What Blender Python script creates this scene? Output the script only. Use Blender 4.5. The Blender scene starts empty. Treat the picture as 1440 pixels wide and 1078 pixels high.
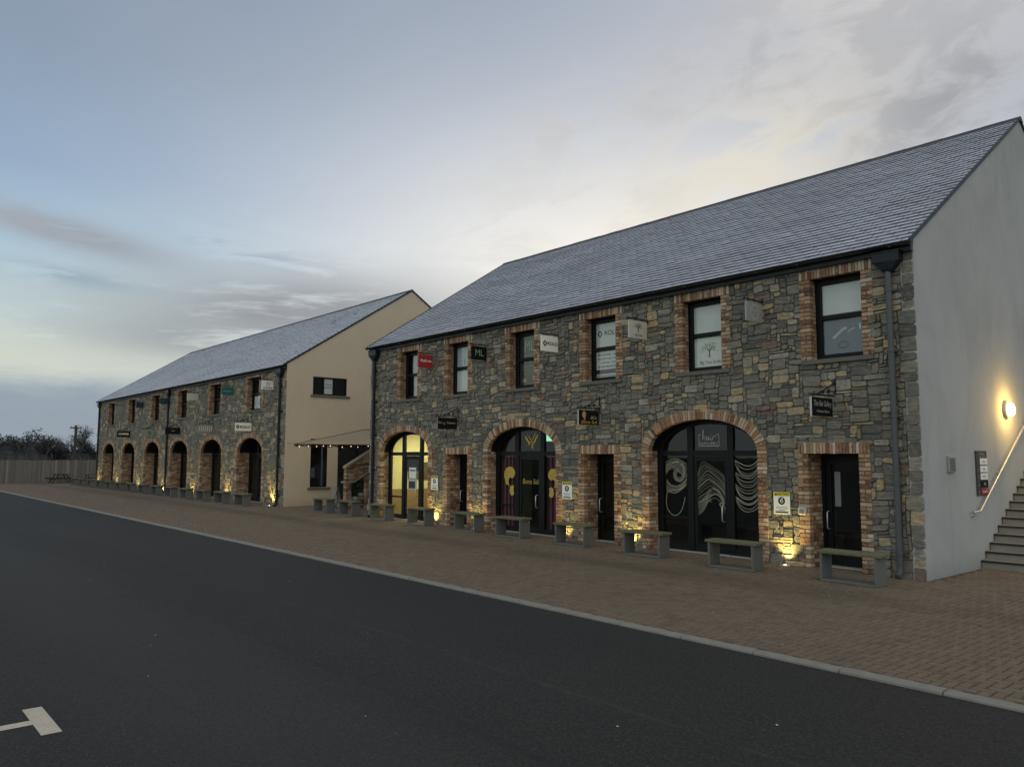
import bpy, math, random
from mathutils import Matrix, Vector
random.seed(7)
R = random.random
U = random.uniform
scene = bpy.context.scene
COL = scene.collection

# ------------------------------------------------------------------ colours / materials
def lin(c):
    return tuple(((x / 255.0) / 12.92 if x / 255.0 <= .04045 else ((x / 255.0 + .055) / 1.055) ** 2.4) for x in c)

def new_mat(name):
    m = bpy.data.materials.new(name)
    m.use_nodes = True
    nt = m.node_tree
    nt.nodes.clear()
    out = nt.nodes.new('ShaderNodeOutputMaterial')
    return m, nt, out

class G:
    """small helper round a node tree"""
    def __init__(s, nt): s.nt = nt
    def n(s, t, **k):
        o = s.nt.nodes.new(t)
        for a, b in k.items(): setattr(o, a, b)
        return o
    def l(s, a, b): s.nt.links.new(a, b)
    def put(s, sock, v):
        if hasattr(v, 'is_linked') or hasattr(v, 'links'): s.l(v, sock)
        else: sock.default_value = v
    def m(s, op, a, b=0.0, c=None, clamp=False):
        o = s.n('ShaderNodeMath', operation=op, use_clamp=clamp)
        s.put(o.inputs[0], a); s.put(o.inputs[1], b)
        if c is not None: s.put(o.inputs[2], c)
        return o.outputs[0]
    def sm(s, v, a, b, lo=0.0, hi=1.0):
        o = s.n('ShaderNodeMapRange', interpolation_type='SMOOTHSTEP')
        s.put(o.inputs[0], v); s.put(o.inputs[1], a); s.put(o.inputs[2], b); s.put(o.inputs[3], lo); s.put(o.inputs[4], hi)
        return o.outputs[0]
    def mix(s, f, a, b, mode='MIX'):
        o = s.n('ShaderNodeMix', data_type='RGBA', blend_type=mode)
        s.put(o.inputs[0], f)
        s.put(o.inputs[6], a if not isinstance(a, tuple) else (*a[:3], 1))
        s.put(o.inputs[7], b if not isinstance(b, tuple) else (*b[:3], 1))
        return o.outputs[2]
    def noise(s, vec, scale, detail=4, rough=.55, dist=0.0, dim='3D'):
        o = s.n('ShaderNodeTexNoise', noise_dimensions=dim)
        if vec is not None: s.l(vec, o.inputs['Vector'])
        o.inputs['Scale'].default_value = scale; o.inputs['Detail'].default_value = detail
        o.inputs['Roughness'].default_value = rough; o.inputs['Distortion'].default_value = dist
        return o.outputs[0]
    def scalevec(s, vec, sc):
        o = s.n('ShaderNodeVectorMath', operation='MULTIPLY')
        s.l(vec, o.inputs[0]); o.inputs[1].default_value = sc
        return o.outputs[0]
    def ramp(s, v, stops, mode='LINEAR'):
        o = s.n('ShaderNodeValToRGB')
        o.color_ramp.interpolation = mode
        e = o.color_ramp.elements
        while len(e) < len(stops): e.new(.5)
        for i, (p, c) in enumerate(stops):
            e[i].position = p; e[i].color = (*c[:3], 1)
        s.l(v, o.inputs[0])
        return o.outputs[0]
    def bump(s, h, strength, dist=.02):
        o = s.n('ShaderNodeBump')
        o.inputs['Strength'].default_value = strength; o.inputs['Distance'].default_value = dist
        s.l(h, o.inputs['Height'])
        return o.outputs[0]

def principled(g, out, col, rough=.7, metal=0.0, normal=None, spec=.4):
    p = g.n('ShaderNodeBsdfPrincipled')
    g.put(p.inputs['Base Color'], (*col, 1) if isinstance(col, tuple) else col)
    g.put(p.inputs['Roughness'], rough)
    p.inputs['Metallic'].default_value = metal
    p.inputs['Specular IOR Level'].default_value = spec
    if normal is not None: g.l(normal, p.inputs['Normal'])
    g.l(p.outputs[0], out.inputs[0])
    return p

_mc = {}
def plain(name, col, rough=.6, metal=0.0, var=.18, scale=9.0, bump=0.0, spec=.4):
    """a plain material with uneven tone"""
    if name in _mc: return _mc[name]
    m, nt, out = new_mat(name); g = G(nt)
    pos = g.n('ShaderNodeNewGeometry').outputs['Position']
    nz = g.noise(pos, scale, 5, .6)
    f = g.m('MULTIPLY_ADD', nz, 2 * var, 1 - var)
    c = g.mix(1.0, col, f, 'MULTIPLY')
    nrm = g.bump(g.noise(pos, scale * 6, 3, .6), bump, .01) if bump else None
    r = g.m('MULTIPLY_ADD', nz, .2, rough - .1)
    principled(g, out, c, r, metal, nrm, spec)
    _mc[name] = m
    return m

def emit(name, col, strength):
    m, nt, out = new_mat(name); g = G(nt)
    e = g.n('ShaderNodeEmission'); e.inputs[0].default_value = (*col, 1); e.inputs[1].default_value = strength
    g.l(e.outputs[0], out.inputs[0])
    return m

def toned(name, stops, rough=.85, var=.3, scale=14, stretch=(1, 1, 1), bump=.5, dist=.012, extra=None, spec=.3):
    """material picking its colour from a per-piece tone attribute"""
    m, nt, out = new_mat(name); g = G(nt)
    at = g.n('ShaderNodeAttribute', attribute_name='tone').outputs['Fac']
    pos = g.n('ShaderNodeNewGeometry').outputs['Position']
    c = g.ramp(at, stops)
    v = g.scalevec(pos, stretch)
    nz = g.noise(v, scale, 6, .65)
    nf = g.noise(v, scale * 5, 3, .6)
    f = g.m('ADD', g.m('MULTIPLY_ADD', nz, 2 * var, 1 - var), g.m('MULTIPLY_ADD', nf, var, -var * .5))
    c = g.mix(1.0, c, f, 'MULTIPLY')
    if extra: c = extra(g, c, pos, at)
    h = g.m('ADD', nz, g.m('MULTIPLY', nf, .4))
    principled(g, out, c, rough, 0, g.bump(h, bump, dist), spec)
    return m

def _stone_extra(g, c, pos, at):
    # cleft layering, rust and lichen inside the stones
    cell = g.n('ShaderNodeVectorMath', operation='ADD'); g.l(pos, cell.inputs[0])
    off = g.n('ShaderNodeCombineXYZ'); g.l(g.m('MULTIPLY', at, 37.0), off.inputs[0]); g.l(g.m('MULTIPLY', at, 91.0), off.inputs[2]); g.l(off.outputs[0], cell.inputs[1])
    v = cell.outputs[0]
    lay = g.noise(g.scalevec(v, (5, 5, 38)), 1.0, 6, .7, .6)
    c = g.mix(1.0, c, g.sm(lay, .28, .72, .55, 1.4), 'MULTIPLY')
    b = g.noise(v, 7.0, 5, .65)
    c = g.mix(g.sm(b, .5, .66, 0, .5), c, (.27, .23, .15))
    c = g.mix(g.sm(b, .5, .36, 0, .45), c, (.12, .125, .13))
    b2 = g.noise(pos, 1.1, 3, .6)
    return g.mix(g.sm(b2, .5, .75, 0, .25), c, (.15, .145, .125))
M_STONE = toned('rubble_stone', [(0, (.1, .099, .096)), (.2, (.165, .16, .146)), (.4, (.225, .214, .18)), (.58, (.3, .275, .21)),
    (.62, (.25, .235, .17)), (.68, (.41, .335, .23)), (.8, (.44, .335, .195)), (.82, (.16, .12, .1)), (.9, (.24, .16, .12)),
    (.92, (.38, .355, .3)), (1, (.33, .305, .26))], .9, .34, 9, (1, 1, 2.6), .9, .025, _stone_extra)
def _brick_extra(g, c, pos, at):
    b = g.noise(pos, 22, 4, .6)
    c = g.mix(g.sm(b, .52, .72, 0, .6), c, (.55, .46, .36))
    d = g.noise(pos, 9, 3, .6)
    return g.mix(g.sm(d, .6, .78, 0, .55), c, (.09, .05, .04))
M_BRICK = toned('reclaimed_brick', [(0, (.13, .07, .05)), (.3, (.25, .14, .085)), (.55, (.35, .215, .13)), (.75, (.43, .31, .205)), (.9, (.46, .37, .28)), (1, (.5, .43, .35))],
    .86, .25, 20, (1, 1, 1), .4, .008, _brick_extra)
M_MORTAR = plain('lime_mortar', (.12, .113, .1), .95, 0, .25, 14, .4)
M_BRICKMORTAR = plain('brick_mortar', (.12, .09, .07), .95, 0, .2, 20, .3)
M_NAVY = plain('navy_metal', (.009, .012, .02), .45, 0, .2, 5, 0, .3)
M_FRAME = plain('black_frame', (.005, .0055, .007), .5, 0, .2, 4, 0, .22)
M_PIPE = plain('grey_downpipe', (.075, .08, .088), .4, 0, .15, 6)
M_IRON = plain('wrought_iron', (.012, .012, .012), .5, 0, .2, 20)
M_SILL = plain('grey_stone_sill', (.13, .125, .115), .9, 0, .25, 12, .3)
M_THRESH = plain('pale_threshold', (.33, .32, .3), .85, 0, .2, 10, .2)
M_CHROME = plain('brushed_steel', (.55, .55, .53), .4, .6, .15, 20)
M_INSIDE = plain('dark_interior', (.1, .095, .09), .9, 0, .2, 1)
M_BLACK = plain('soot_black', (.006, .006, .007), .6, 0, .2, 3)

def render_wall(name, col, streak, spread):
    m, nt, out = new_mat(name); g = G(nt)
    pos = g.n('ShaderNodeNewGeometry').outputs['Position']
    big = g.noise(g.scalevec(pos, (1, 1, .7)), .75, 7, .62, .6)
    st = g.noise(g.scalevec(pos, (1.3, 1.3, .3)), 1.0, 7, .7, .8)
    fine = g.noise(pos, 60, 3, .6)
    c = g.mix(g.sm(big, .35, .7, 0, spread), col, streak)
    c = g.mix(g.sm(st, .5, .75, 0, spread * .6), c, tuple(x * .8 for x in streak))
    sep = g.n('ShaderNodeSeparateXYZ'); g.l(pos, sep.inputs[0])
    z = g.m('ADD', sep.outputs[2], g.m('MULTIPLY', g.noise(pos, 2.5, 4, .6), .5))
    c = g.mix(g.sm(z, .15, .75, .45, 0), c, tuple(x * .55 for x in col))
    c = g.mix(1.0, c, g.m('MULTIPLY_ADD', fine, .14, .93), 'MULTIPLY')
    principled(g, out, c, .9, 0, g.bump(g.m('ADD', fine, g.m('MULTIPLY', big, 2)), .25, .008), .25)
    return m
M_GREYR = render_wall('grey_render', (.43, .444, .452), (.32, .332, .34), .55)
M_BEIGER = render_wall('beige_render', (.56, .475, .36), (.49, .415, .31), .4)

def glass_mat(name, tint=(.78, .82, .82), refl=1.15):
    m, nt, out = new_mat(name); g = G(nt)
    ge = g.n('ShaderNodeNewGeometry'); dt = g.n('ShaderNodeVectorMath', operation='DOT_PRODUCT')
    g.l(ge.outputs['Incoming'], dt.inputs[0]); g.l(ge.outputs['Normal'], dt.inputs[1])
    sch = g.m('MULTIPLY_ADD', g.m('POWER', g.m('SUBTRACT', 1.0, g.m('ABSOLUTE', dt.outputs['Value'])), 5.0), .95, .05)
    pos = g.n('ShaderNodeNewGeometry').outputs['Position']
    nrm = g.bump(g.noise(pos, 1.3, 2, .5), .06, .02)
    t = g.n('ShaderNodeBsdfTransparent'); t.inputs[0].default_value = (*tint, 1)
    gl = g.n('ShaderNodeBsdfGlossy'); gl.inputs['Roughness'].default_value = .02
    g.l(nrm, gl.inputs['Normal'])
    mx = g.n('ShaderNodeMixShader')
    g.l(g.m('MULTIPLY', sch, refl, clamp=True), mx.inputs[0])
    g.l(t.outputs[0], mx.inputs[1]); g.l(gl.outputs[0], mx.inputs[2])
    g.l(mx.outputs[0], out.inputs[0])
    return m
M_GLASS = glass_mat('window_glass')

def slate_mat(name, frost_lo, frost_hi):
    m, nt, out = new_mat(name); g = G(nt)
    at = g.n('ShaderNodeAttribute', attribute_name='tone').outputs['Fac']
    al = g.n('ShaderNodeAttribute', attribute_name='along').outputs['Fac']
    pos = g.n('ShaderNodeNewGeometry').outputs['Position']
    c = g.ramp(at, [(0, (.065, .07, .085)), (.5, (.09, .095, .115)), (.92, (.125, .125, .15)), (.96, (.06, .062, .07)), (1, (.05, .052, .06))])
    big = g.noise(g.scalevec(pos, (.35, 1, 1)), .8, 5, .65)
    fine = g.noise(pos, 45, 4, .7)
    fr = g.sm(al, .5, .85, 1.0, .0)
    fr = g.m('MULTIPLY', fr, g.sm(big, .3, .7, frost_lo, frost_hi))
    fr = g.m('MULTIPLY', fr, g.sm(fine, .25, .65, .45, 1.1))
    fr = g.m('MULTIPLY', fr, g.m('MULTIPLY_ADD', at, -.22, 1.05), clamp=True)
    fr = g.m('MULTIPLY', fr, g.sm(at, .93, .95, 1, .15), clamp=True)
    c = g.mix(fr, c, (.6, .645, .74))
    principled(g, out, c, .72, 0, g.bump(fine, .3, .006), .35)
    return m
M_SLATE = slate_mat('frosted_slate', .62, .9)
M_SLATE2 = slate_mat('frosted_slate_far', .95, 1.5)

def asphalt():
    m, nt, out = new_mat('asphalt'); g = G(nt)
    pos = g.n('ShaderNodeNewGeometry').outputs['Position']
    sep = g.n('ShaderNodeSeparateXYZ'); g.l(pos, sep.inputs[0])
    fine = g.noise(pos, 90, 4, .75)
    grit = g.noise(pos, 30, 4, .75)
    mid = g.noise(pos, 9, 5, .7)
    big = g.noise(g.scalevec(pos, (.25, 1, 1)), .6, 5, .6)
    c = g.ramp(fine, [(.3, (.009, .0088, .0083)), (.52, (.024, .0232, .0216)), (.7, (.07, .066, .06))])
    c = g.mix(1.0, c, g.sm(grit, .3, .72, .3, 1.25), 'MULTIPLY')
    c = g.mix(g.sm(g.noise(pos, 40, 2, .5), .63, .72, 0, .6), c, (.085, .081, .072))
    c = g.mix(1.0, c, g.m('MULTIPLY_ADD', big, .8, .6), 'MULTIPLY')
    c = g.mix(1.0, c, g.m('MULTIPLY_ADD', mid, .7, .65), 'MULTIPLY')
    st_ = g.noise(g.scalevec(pos, (.06, .9, 1)), 1.6, 5, .7)
    c = g.mix(g.sm(st_, .52, .72, 0, .5), c, (.016, .016, .0155))
    c = g.mix(g.sm(g.noise(pos, 1.7, 5, .7), .62, .72, 0, .45), c, (.013, .013, .0125))
    y = g.m('ADD', sep.outputs[1], g.m('MULTIPLY_ADD', g.noise(pos, 1.1, 5, .7), .2, -.1))
    for yc, w, amt, col in ((-9.21, .05, .3, (.06, .058, .054)), (-10.5, .07, .6, (.012, .012, .012)), (-13.6, .05, .3, (.055, .053, .05))):
        d = g.m('ABSOLUTE', g.m('SUBTRACT', y, yc))
        f = g.m('MULTIPLY', g.sm(d, 0, w, amt, 0), g.sm(g.noise(pos, 2.2, 3, .7), .35, .6, .2, 1))
        c = g.mix(f, c, col)
    # tyre-polished lanes
    d = g.m('ABSOLUTE', g.m('SUBTRACT', y, -11.8))
    c = g.mix(g.sm(d, .2, 1.6, .25, 0), c, (.055, .054, .052))
    principled(g, out, c, g.m('MULTIPLY_ADD', mid, .25, .68), 0, g.bump(g.m('ADD', fine, g.m('MULTIPLY', mid, .4)), .55, .012), .35)
    return m
M_ROAD = asphalt()

def paver_extra(g, c, pos, at):
    sep = g.n('ShaderNodeSeparateXYZ'); g.l(pos, sep.inputs[0])
    b = g.noise(g.scalevec(pos, (.5, 1, 1)), .9, 5, .65)
    c = g.mix(g.sm(b, .45, .75, 0, .35), c, (.12, .095, .07))
    y = g.m('ADD', sep.outputs[1], g.m('MULTIPLY_ADD', g.noise(pos, .5, 4, .6), 1.2, -.6))
    d = g.m('ABSOLUTE', g.m('ADD', y, 2.6))       # the dished drainage line keeps damp
    c = g.mix(g.m('MULTIPLY', g.sm(d, .1, .8, .4, 0), g.sm(b, .3, .6, .3, 1)), c, (.05, .043, .036))
    return c
M_PAVER = toned('block_paving', [(0, (.105, .083, .062)), (.4, (.148, .115, .083)), (.7, (.172, .132, .094)), (.9, (.16, .132, .1)), (1, (.19, .153, .112))], .82, .22, 16, (1, 1, 1), .3, .006, paver_extra)
M_JOINT = plain('paving_joint_sand', (.016, .0125, .009), .95, 0, .3, 8)
M_KERB = plain('concrete_kerb', (.215, .205, .185), .88, 0, .3, 6, .25)
M_PAINT = None
def road_paint():
    m, nt, out = new_mat('worn_road_paint'); g = G(nt)
    pos = g.n('ShaderNodeNewGeometry').outputs['Position']
    w = g.noise(pos, 34, 4, .7)
    c = g.mix(g.sm(w, .3, .44, .7, 0), (.5, .45, .37), (.2, .18, .16))
    c = g.mix(1.0, c, g.m('MULTIPLY_ADD', g.noise(pos, 7, 4, .6), .4, .8), 'MULTIPLY')
    principled(g, out, c, .75, 0, g.bump(w, .3, .004), .3)
    return m
M_PAINT = road_paint()
M_FIELD = plain('dark_grass', (.035, .04, .022), .95, 0, .4, .3)
M_CONC = plain('bench_concrete', (.125, .13, .13), .85, 0, .22, 14, .3)
M_MOSSY = plain('mossy_timber', (.135, .128, .075), .88, 0, .5, 18, .5)
M_STEP = plain('stair_concrete', (.27, .255, .23), .88, 0, .3, 6, .3)
M_NOSE = plain('dark_stair_nosing', (.025, .025, .024), .7, 0, .3, 10)
M_TIMBER = plain('weathered_timber', (.12, .105, .085), .9, 0, .35, 12, .3)
M_DTIMBER = plain('dark_timber', (.05, .046, .042), .9, 0, .35, 12, .3)
M_FENCE = toned('silvered_fence_board', [(0, (.12, .116, .108)), (.6, (.175, .168, .158)), (1, (.26, .25, .235))], .9, .3, 6, (1, 1, .2), .3)
M_BARK = plain('dark_bark', (.045, .045, .044), .95, 0, .3, 8)
M_LEAF = toned('winter_twigs', [(0, (.035, .041, .045)), (.5, (.05, .056, .057)), (1, (.075, .074, .07))], .95, .2, 3, (1, 1, 1), 0.01)

# ------------------------------------------------------------------ mesh building
class MB:
    def __init__(s): s.v = []; s.f = []; s.m = []; s.t = []; s.al = None
    def add(s, vs, fs, mat=0, tone=.5):
        o = len(s.v); s.v += [tuple(p) for p in vs]
        for f in fs: s.f.append(tuple(o + i for i in f)); s.m.append(mat); s.t.append(tone)
    def box(s, x0, x1, y0, y1, z0, z1, mat=0, tone=.5, ch=0.0):
        if x0 > x1: x0, x1 = x1, x0
        if y0 > y1: y0, y1 = y1, y0
        if z0 > z1: z0, z1 = z1, z0
        if ch <= 0:
            s.add([(x0, y0, z0), (x1, y0, z0), (x1, y1, z0), (x0, y1, z0), (x0, y0, z1), (x1, y0, z1), (x1, y1, z1), (x0, y1, z1)],
                  [(0, 3, 2, 1), (4, 5, 6, 7), (0, 1, 5, 4), (1, 2, 6, 5), (2, 3, 7, 6), (3, 0, 4, 7)], mat, tone)
            return
        c = ch; vs = []; idx = {}
        for i, (sx, sy, sz) in enumerate([(a, b, d) for a in (0, 1) for b in (0, 1) for d in (0, 1)]):
            X = x1 if sx else x0; Y = y1 if sy else y0; Z = z1 if sz else z0
            dx = -c if sx else c; dy = -c if sy else c; dz = -c if sz else c
            idx[(sx, sy, sz)] = len(vs)
            vs += [(X, Y + dy, Z + dz), (X + dx, Y, Z + dz), (X + dx, Y + dy, Z)]
        fs = []
        for ax in range(3):
            for sd in (0, 1):
                o = [k for k in range(3) if k != ax]
                q = []
                for a, b in ((0, 0), (1, 0), (1, 1), (0, 1)):
                    key = [0, 0, 0]; key[ax] = sd; key[o[0]] = a; key[o[1]] = b
                    q.append(idx[tuple(key)] + ax)
                fs.append(tuple(q))
                # chamfer edges along axis 'ax' are handled below
        for ax in range(3):
            o = [k for k in range(3) if k != ax]
            for a in (0, 1):
                for b in (0, 1):
                    k0 = [0, 0, 0]; k0[o[0]] = a; k0[o[1]] = b; k1 = list(k0); k1[ax] = 1
                    k0 = tuple(k0); k1 = tuple(k1)
                    fs.append((idx[k0] + o[0], idx[k1] + o[0], idx[k1] + o[1], idx[k0] + o[1]))
        for k in idx.values(): fs.append((k, k + 1, k + 2))
        s.add(vs, fs, mat, tone)
    def quad(s, a, b, c, d, mat=0, tone=.5): s.add([a, b, c, d], [(0, 1, 2, 3)], mat, tone)
    def prism(s, pts, axis, a0, a1, mat=0, tone=.5):
        """extrude a 2D outline; axis 'y': pts are (x,z), axis 'x': pts are (y,z), 'z': (x,y)"""
        n = len(pts)
        def P(p, a): return {'y': (p[0], a, p[1]), 'x': (a, p[0], p[1]), 'z': (p[0], p[1], a)}[axis]
        vs = [P(p, a0) for p in pts] + [P(p, a1) for p in pts]
        fs = [tuple(range(n)), tuple(range(2 * n - 1, n - 1, -1))] + [(i, (i + 1) % n, n + (i + 1) % n, n + i) for i in range(n)]
        s.add(vs, fs, mat, tone)
    def tube(s, pts, r, n=8, mat=0, tone=.5, cap=True):
        pts = [Vector(p) for p in pts]; rs = r if isinstance(r, (list, tuple)) else [r] * len(pts)
        vs = []; fs = []
        prev = None
        for i, p in enumerate(pts):
            d = (pts[min(i + 1, len(pts) - 1)] - pts[max(i - 1, 0)]).normalized()
            if prev is None:
                u = d.orthogonal().normalized()
            else:
                u = (prev - d * prev.dot(d)).normalized()
            prev = u; w = d.cross(u)
            for k in range(n):
                a = 2 * math.pi * k / n
                vs.append(p + (u * math.cos(a) + w * math.sin(a)) * rs[i])
        for i in range(len(pts) - 1):
            for k in range(n):
                k2 = (k + 1) % n
                fs.append((i * n + k, i * n + k2, (i + 1) * n + k2, (i + 1) * n + k))
        if cap: fs += [tuple(range(n - 1, -1, -1)), tuple(range((len(pts) - 1) * n, len(pts) * n))]
        s.add(vs, fs, mat, tone)
    def lathe(s, prof, n, M, mat=0, tone=.5):
        """profile (r, h) turned about local z, placed by matrix M"""
        vs = []; fs = []
        for r, h in prof:
            for k in range(n):
                a = 2 * math.pi * k / n
                vs.append(M @ Vector((r * math.cos(a), r * math.sin(a), h)))
        for i in range(len(prof) - 1):
            for k in range(n):
                k2 = (k + 1) % n
                fs.append((i * n + k, i * n + k2, (i + 1) * n + k2, (i + 1) * n + k))
        fs += [tuple(range(n - 1, -1, -1)), tuple(range((len(prof) - 1) * n, len(prof) * n))]
        s.add(vs, fs, mat, tone)
    def flat(s, pts, pl, mat=0, tone=.5):
        s.add([pl(*p) for p in pts], [tuple(range(len(pts)))], mat, tone)
    def ribbon(s, pts, w, pl, mat=0, smooth=4):
        pts = catmull(pts, smooth) if smooth else pts
        n = len(pts); vs = []
        for i, p in enumerate(pts):
            a = pts[max(i - 1, 0)]; b = pts[min(i + 1, n - 1)]
            dx, dz = b[0] - a[0], b[1] - a[1]; L = math.hypot(dx, dz) or 1
            nx, nz = -dz / L * w / 2, dx / L * w / 2
            vs += [pl(p[0] + nx, p[1] + nz), pl(p[0] - nx, p[1] - nz)]
        s.add(vs, [(2 * i, 2 * i + 1, 2 * i + 3, 2 * i + 2) for i in range(n - 1)], mat)
    def text(s, txt, size, at, pl, mat=0, shear=0.0, bold=0.0, sx=1.0, fit=None):
        cu = bpy.data.curves.new('lettering', 'FONT'); cu.body = txt; cu.size = size; cu.shear = shear; cu.offset = bold * size
        cu.align_x = 'CENTER'; cu.align_y = 'CENTER'; cu.resolution_u = 3
        ob = bpy.data.objects.new('lettering', cu)
        me = bpy.data.meshes.new_from_object(ob)
        if fit and len(me.vertices):
            xs = [v.co.x for v in me.vertices]; sx = fit / (max(xs) - min(xs))
        s.add([pl(at[0] + v.co.x * sx, at[1] + v.co.y) for v in me.vertices], [tuple(p.vertices) for p in me.polygons], mat)
        bpy.data.objects.remove(ob); bpy.data.curves.remove(cu); bpy.data.meshes.remove(me)
    def mesh(s, name, mats, smooth=False):
        me = bpy.data.meshes.new(name)
        me.from_pydata(s.v, [], s.f)
        for m in (mats if isinstance(mats, (list, tuple)) else [mats]): me.materials.append(m)
        me.polygons.foreach_set('material_index', s.m)
        a = me.attributes.new('tone', 'FLOAT', 'FACE'); a.data.foreach_set('value', s.t)
        if s.al is not None:
            a = me.attributes.new('along', 'FLOAT', 'POINT'); a.data.foreach_set('value', s.al)
        if smooth: me.polygons.foreach_set('use_smooth', [True] * len(s.f))
        me.update()
        return me
    def build(s, name, mats, parent=None, loc=None, smooth=False, **tags):
        o = bpy.data.objects.new(name, s.mesh(name, mats, smooth)); COL.objects.link(o)
        place(o, parent, loc); tag(o, **tags)
        return o

def catmull(P, k):
    out = []
    for i in range(len(P) - 1):
        p0 = P[max(i - 1, 0)]; p1 = P[i]; p2 = P[i + 1]; p3 = P[min(i + 2, len(P) - 1)]
        for j in range(k):
            t = j / k
            out.append(tuple(.5 * (2 * b + (c - a) * t + (2 * a - 5 * b + 4 * c - d) * t * t + (3 * b - a - 3 * c + d) * t ** 3) for a, b, c, d in zip(p0, p1, p2, p3)))
    return out + [tuple(P[-1])]

def place(o, parent=None, loc=None):
    if parent is not None:
        o.parent = parent
        o.matrix_parent_inverse = Matrix.Identity(4)
        if loc is not None: o.location = loc
        if parent.get('world_children'):
            o.matrix_parent_inverse = Matrix.Translation(-Vector(parent.location))
            o['world_children'] = 0
    elif loc is not None: o.location = loc

def tag(o, label=None, cat=None, group=None, kind=None):
    if label: o['label'] = label
    if cat: o['category'] = cat
    if group: o['group'] = group
    if kind: o['kind'] = kind

def empty(name, loc, label, cat, group=None, world=False):
    """an Empty at a thing's base; world=True: its parts are given in world coordinates"""
    o = bpy.data.objects.new(name, None); COL.objects.link(o); o.location = loc
    o.empty_display_size = .2
    tag(o, label, cat, group)
    if world: o['world_children'] = 1
    return o

def copy_tree(o, parent=None):
    c = o.copy(); COL.objects.link(c)
    if parent is not None:
        inv = o.matrix_parent_inverse.copy(); c.parent = parent; c.matrix_parent_inverse = inv
    for ch in [x for x in bpy.data.objects if x.parent == o]: copy_tree(ch, c)
    return c

def plan_xz(y):
    return lambda a, b: (a, y, b)
def plan_yz(x):
    return lambda a, b: (x, a, b)

# ------------------------------------------------------------------ camera (solved from the photograph's vanishing lines)
F, YAW, PITCH, ROLL = 1109.765, -49.3264, 5.313, .171
CAM = Vector((3.6674, -14.4669, 2.1))
yw, pt, rl = (math.radians(a) for a in (YAW, PITCH, ROLL))
fwd = Vector((math.sin(yw) * math.cos(pt), math.cos(yw) * math.cos(pt), math.sin(pt)))
right = Vector((math.cos(yw), -math.sin(yw), 0)); up = right.cross(fwd)
r2 = right * math.cos(rl) + up * math.sin(rl); u2 = -right * math.sin(rl) + up * math.cos(rl)
cd = bpy.data.cameras.new('camera'); cam = bpy.data.objects.new('camera', cd); COL.objects.link(cam)
cam.matrix_world = Matrix(((r2.x, u2.x, -fwd.x, CAM.x), (r2.y, u2.y, -fwd.y, CAM.y), (r2.z, u2.z, -fwd.z, CAM.z), (0, 0, 0, 1)))
cd.sensor_width = 36; cd.lens = F / 1440 * 36; cd.clip_end = 6000; cd.clip_start = .05
scene.camera = cam

# ------------------------------------------------------------------ setting: ground, road, pavement, kerb
b = MB(); b.quad((-3000, -3000, -.14), (3000, -3000, -.14), (3000, 3000, -.14), (-3000, 3000, -.14))
b.build('ground', M_FIELD, kind='structure')
b = MB()
xs = [-66.4 + i * 2.0 for i in range(74)]
b.quad((-66.4, -75, -.03), (80, -75, -.03), (80, -6.72, -.03), (-66.4, -6.72, -.03))
b.build('road', M_ROAD, kind='structure')

def pave():
    b = MB(); u = .105; j = .0065; c = .008; z = 0.0
    def inside(x, y):
        if y < -6.57 or x > 9 or x < -66.3: return False
        if y <= .62: return not (y > .02 and (x > -2.2 and x < -2.1))
        if x > -2.12: return y < 2.45 or (x > -.72 and y < 12)
        if -27.8 < x < -20.9: return y < 8
        if x < -58.75: return y < 3
        return False
    i0, i1 = int(-66.4 / u), int(9 / u)
    for yi in range(int(-6.6 / u) - 1, int(12 / u)):
        for xi in range(i0, i1):
            x, y = xi * u, yi * u
            if not inside(x + u / 2, y + u / 2): continue
            k = (xi - yi) % 4
            if k == 0: X0, X1, Y0, Y1 = x, x + 2 * u, y, y + u
            elif k == 3: X0, X1, Y0, Y1 = x, x + u, y, y + 2 * u
            else: continue
            Y0 = max(Y0, -6.578)
            if Y1 - Y0 < .02: continue
            X0 += j; X1 -= j; Y0 += j; Y1 -= j
            h = z + U(-.0022, .0022); t = min(1, max(0, random.gauss(.5, .15)))
            tx, ty = U(-.0012, .0012), U(-.0012, .0012)
            b.add([(X0, Y0, z - .016), (X1, Y0, z - .016), (X1, Y1, z - .016), (X0, Y1, z - .016),
                   (X0 + c, Y0 + c, h - tx - ty), (X1 - c, Y0 + c, h + tx - ty), (X1 - c, Y1 - c, h + tx + ty), (X0 + c, Y1 - c, h - tx + ty)],
                  [(4, 5, 6, 7), (0, 1, 5, 4), (1, 2, 6, 5), (2, 3, 7, 6), (3, 0, 4, 7)], 0, t)
    b.quad((-66.4, -6.6, -.0135), (60, -6.6, -.0135), (60, 14, -.0135), (-66.4, 14, -.0135), 1)
    return b
pave().build('pavement', [M_PAVER, M_JOINT], kind='structure')

b = MB(); x = -66.3; L = .97
while x < 40:
    g_ = .006; z = U(-.003, .003); yo = U(-.004, .004)
    prof = [(-6.725 + yo, -.12), (-6.722 + yo, -.012 + z), (-6.715 + yo, -.003 + z), (-6.70 + yo, .002 + z), (-6.585 + yo, .004 + z), (-6.58 + yo, -.12)]
    b.prism(prof, 'x', x + g_, x + L - g_, 0, R()); x += L
b.build('kerb', M_KERB, kind='structure')

b = MB()
b.quad((-4.21, -13.115, -.026), (-3.41, -13.115, -.026), (-3.41, -12.97, -.026), (-4.21, -12.97, -.026))
b.quad((-3.86, -18.0, -.026), (-3.73, -18.0, -.026), (-3.73, -13.115, -.026), (-3.86, -13.115, -.026))
b.build('road_marking', M_PAINT, kind='structure')

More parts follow.
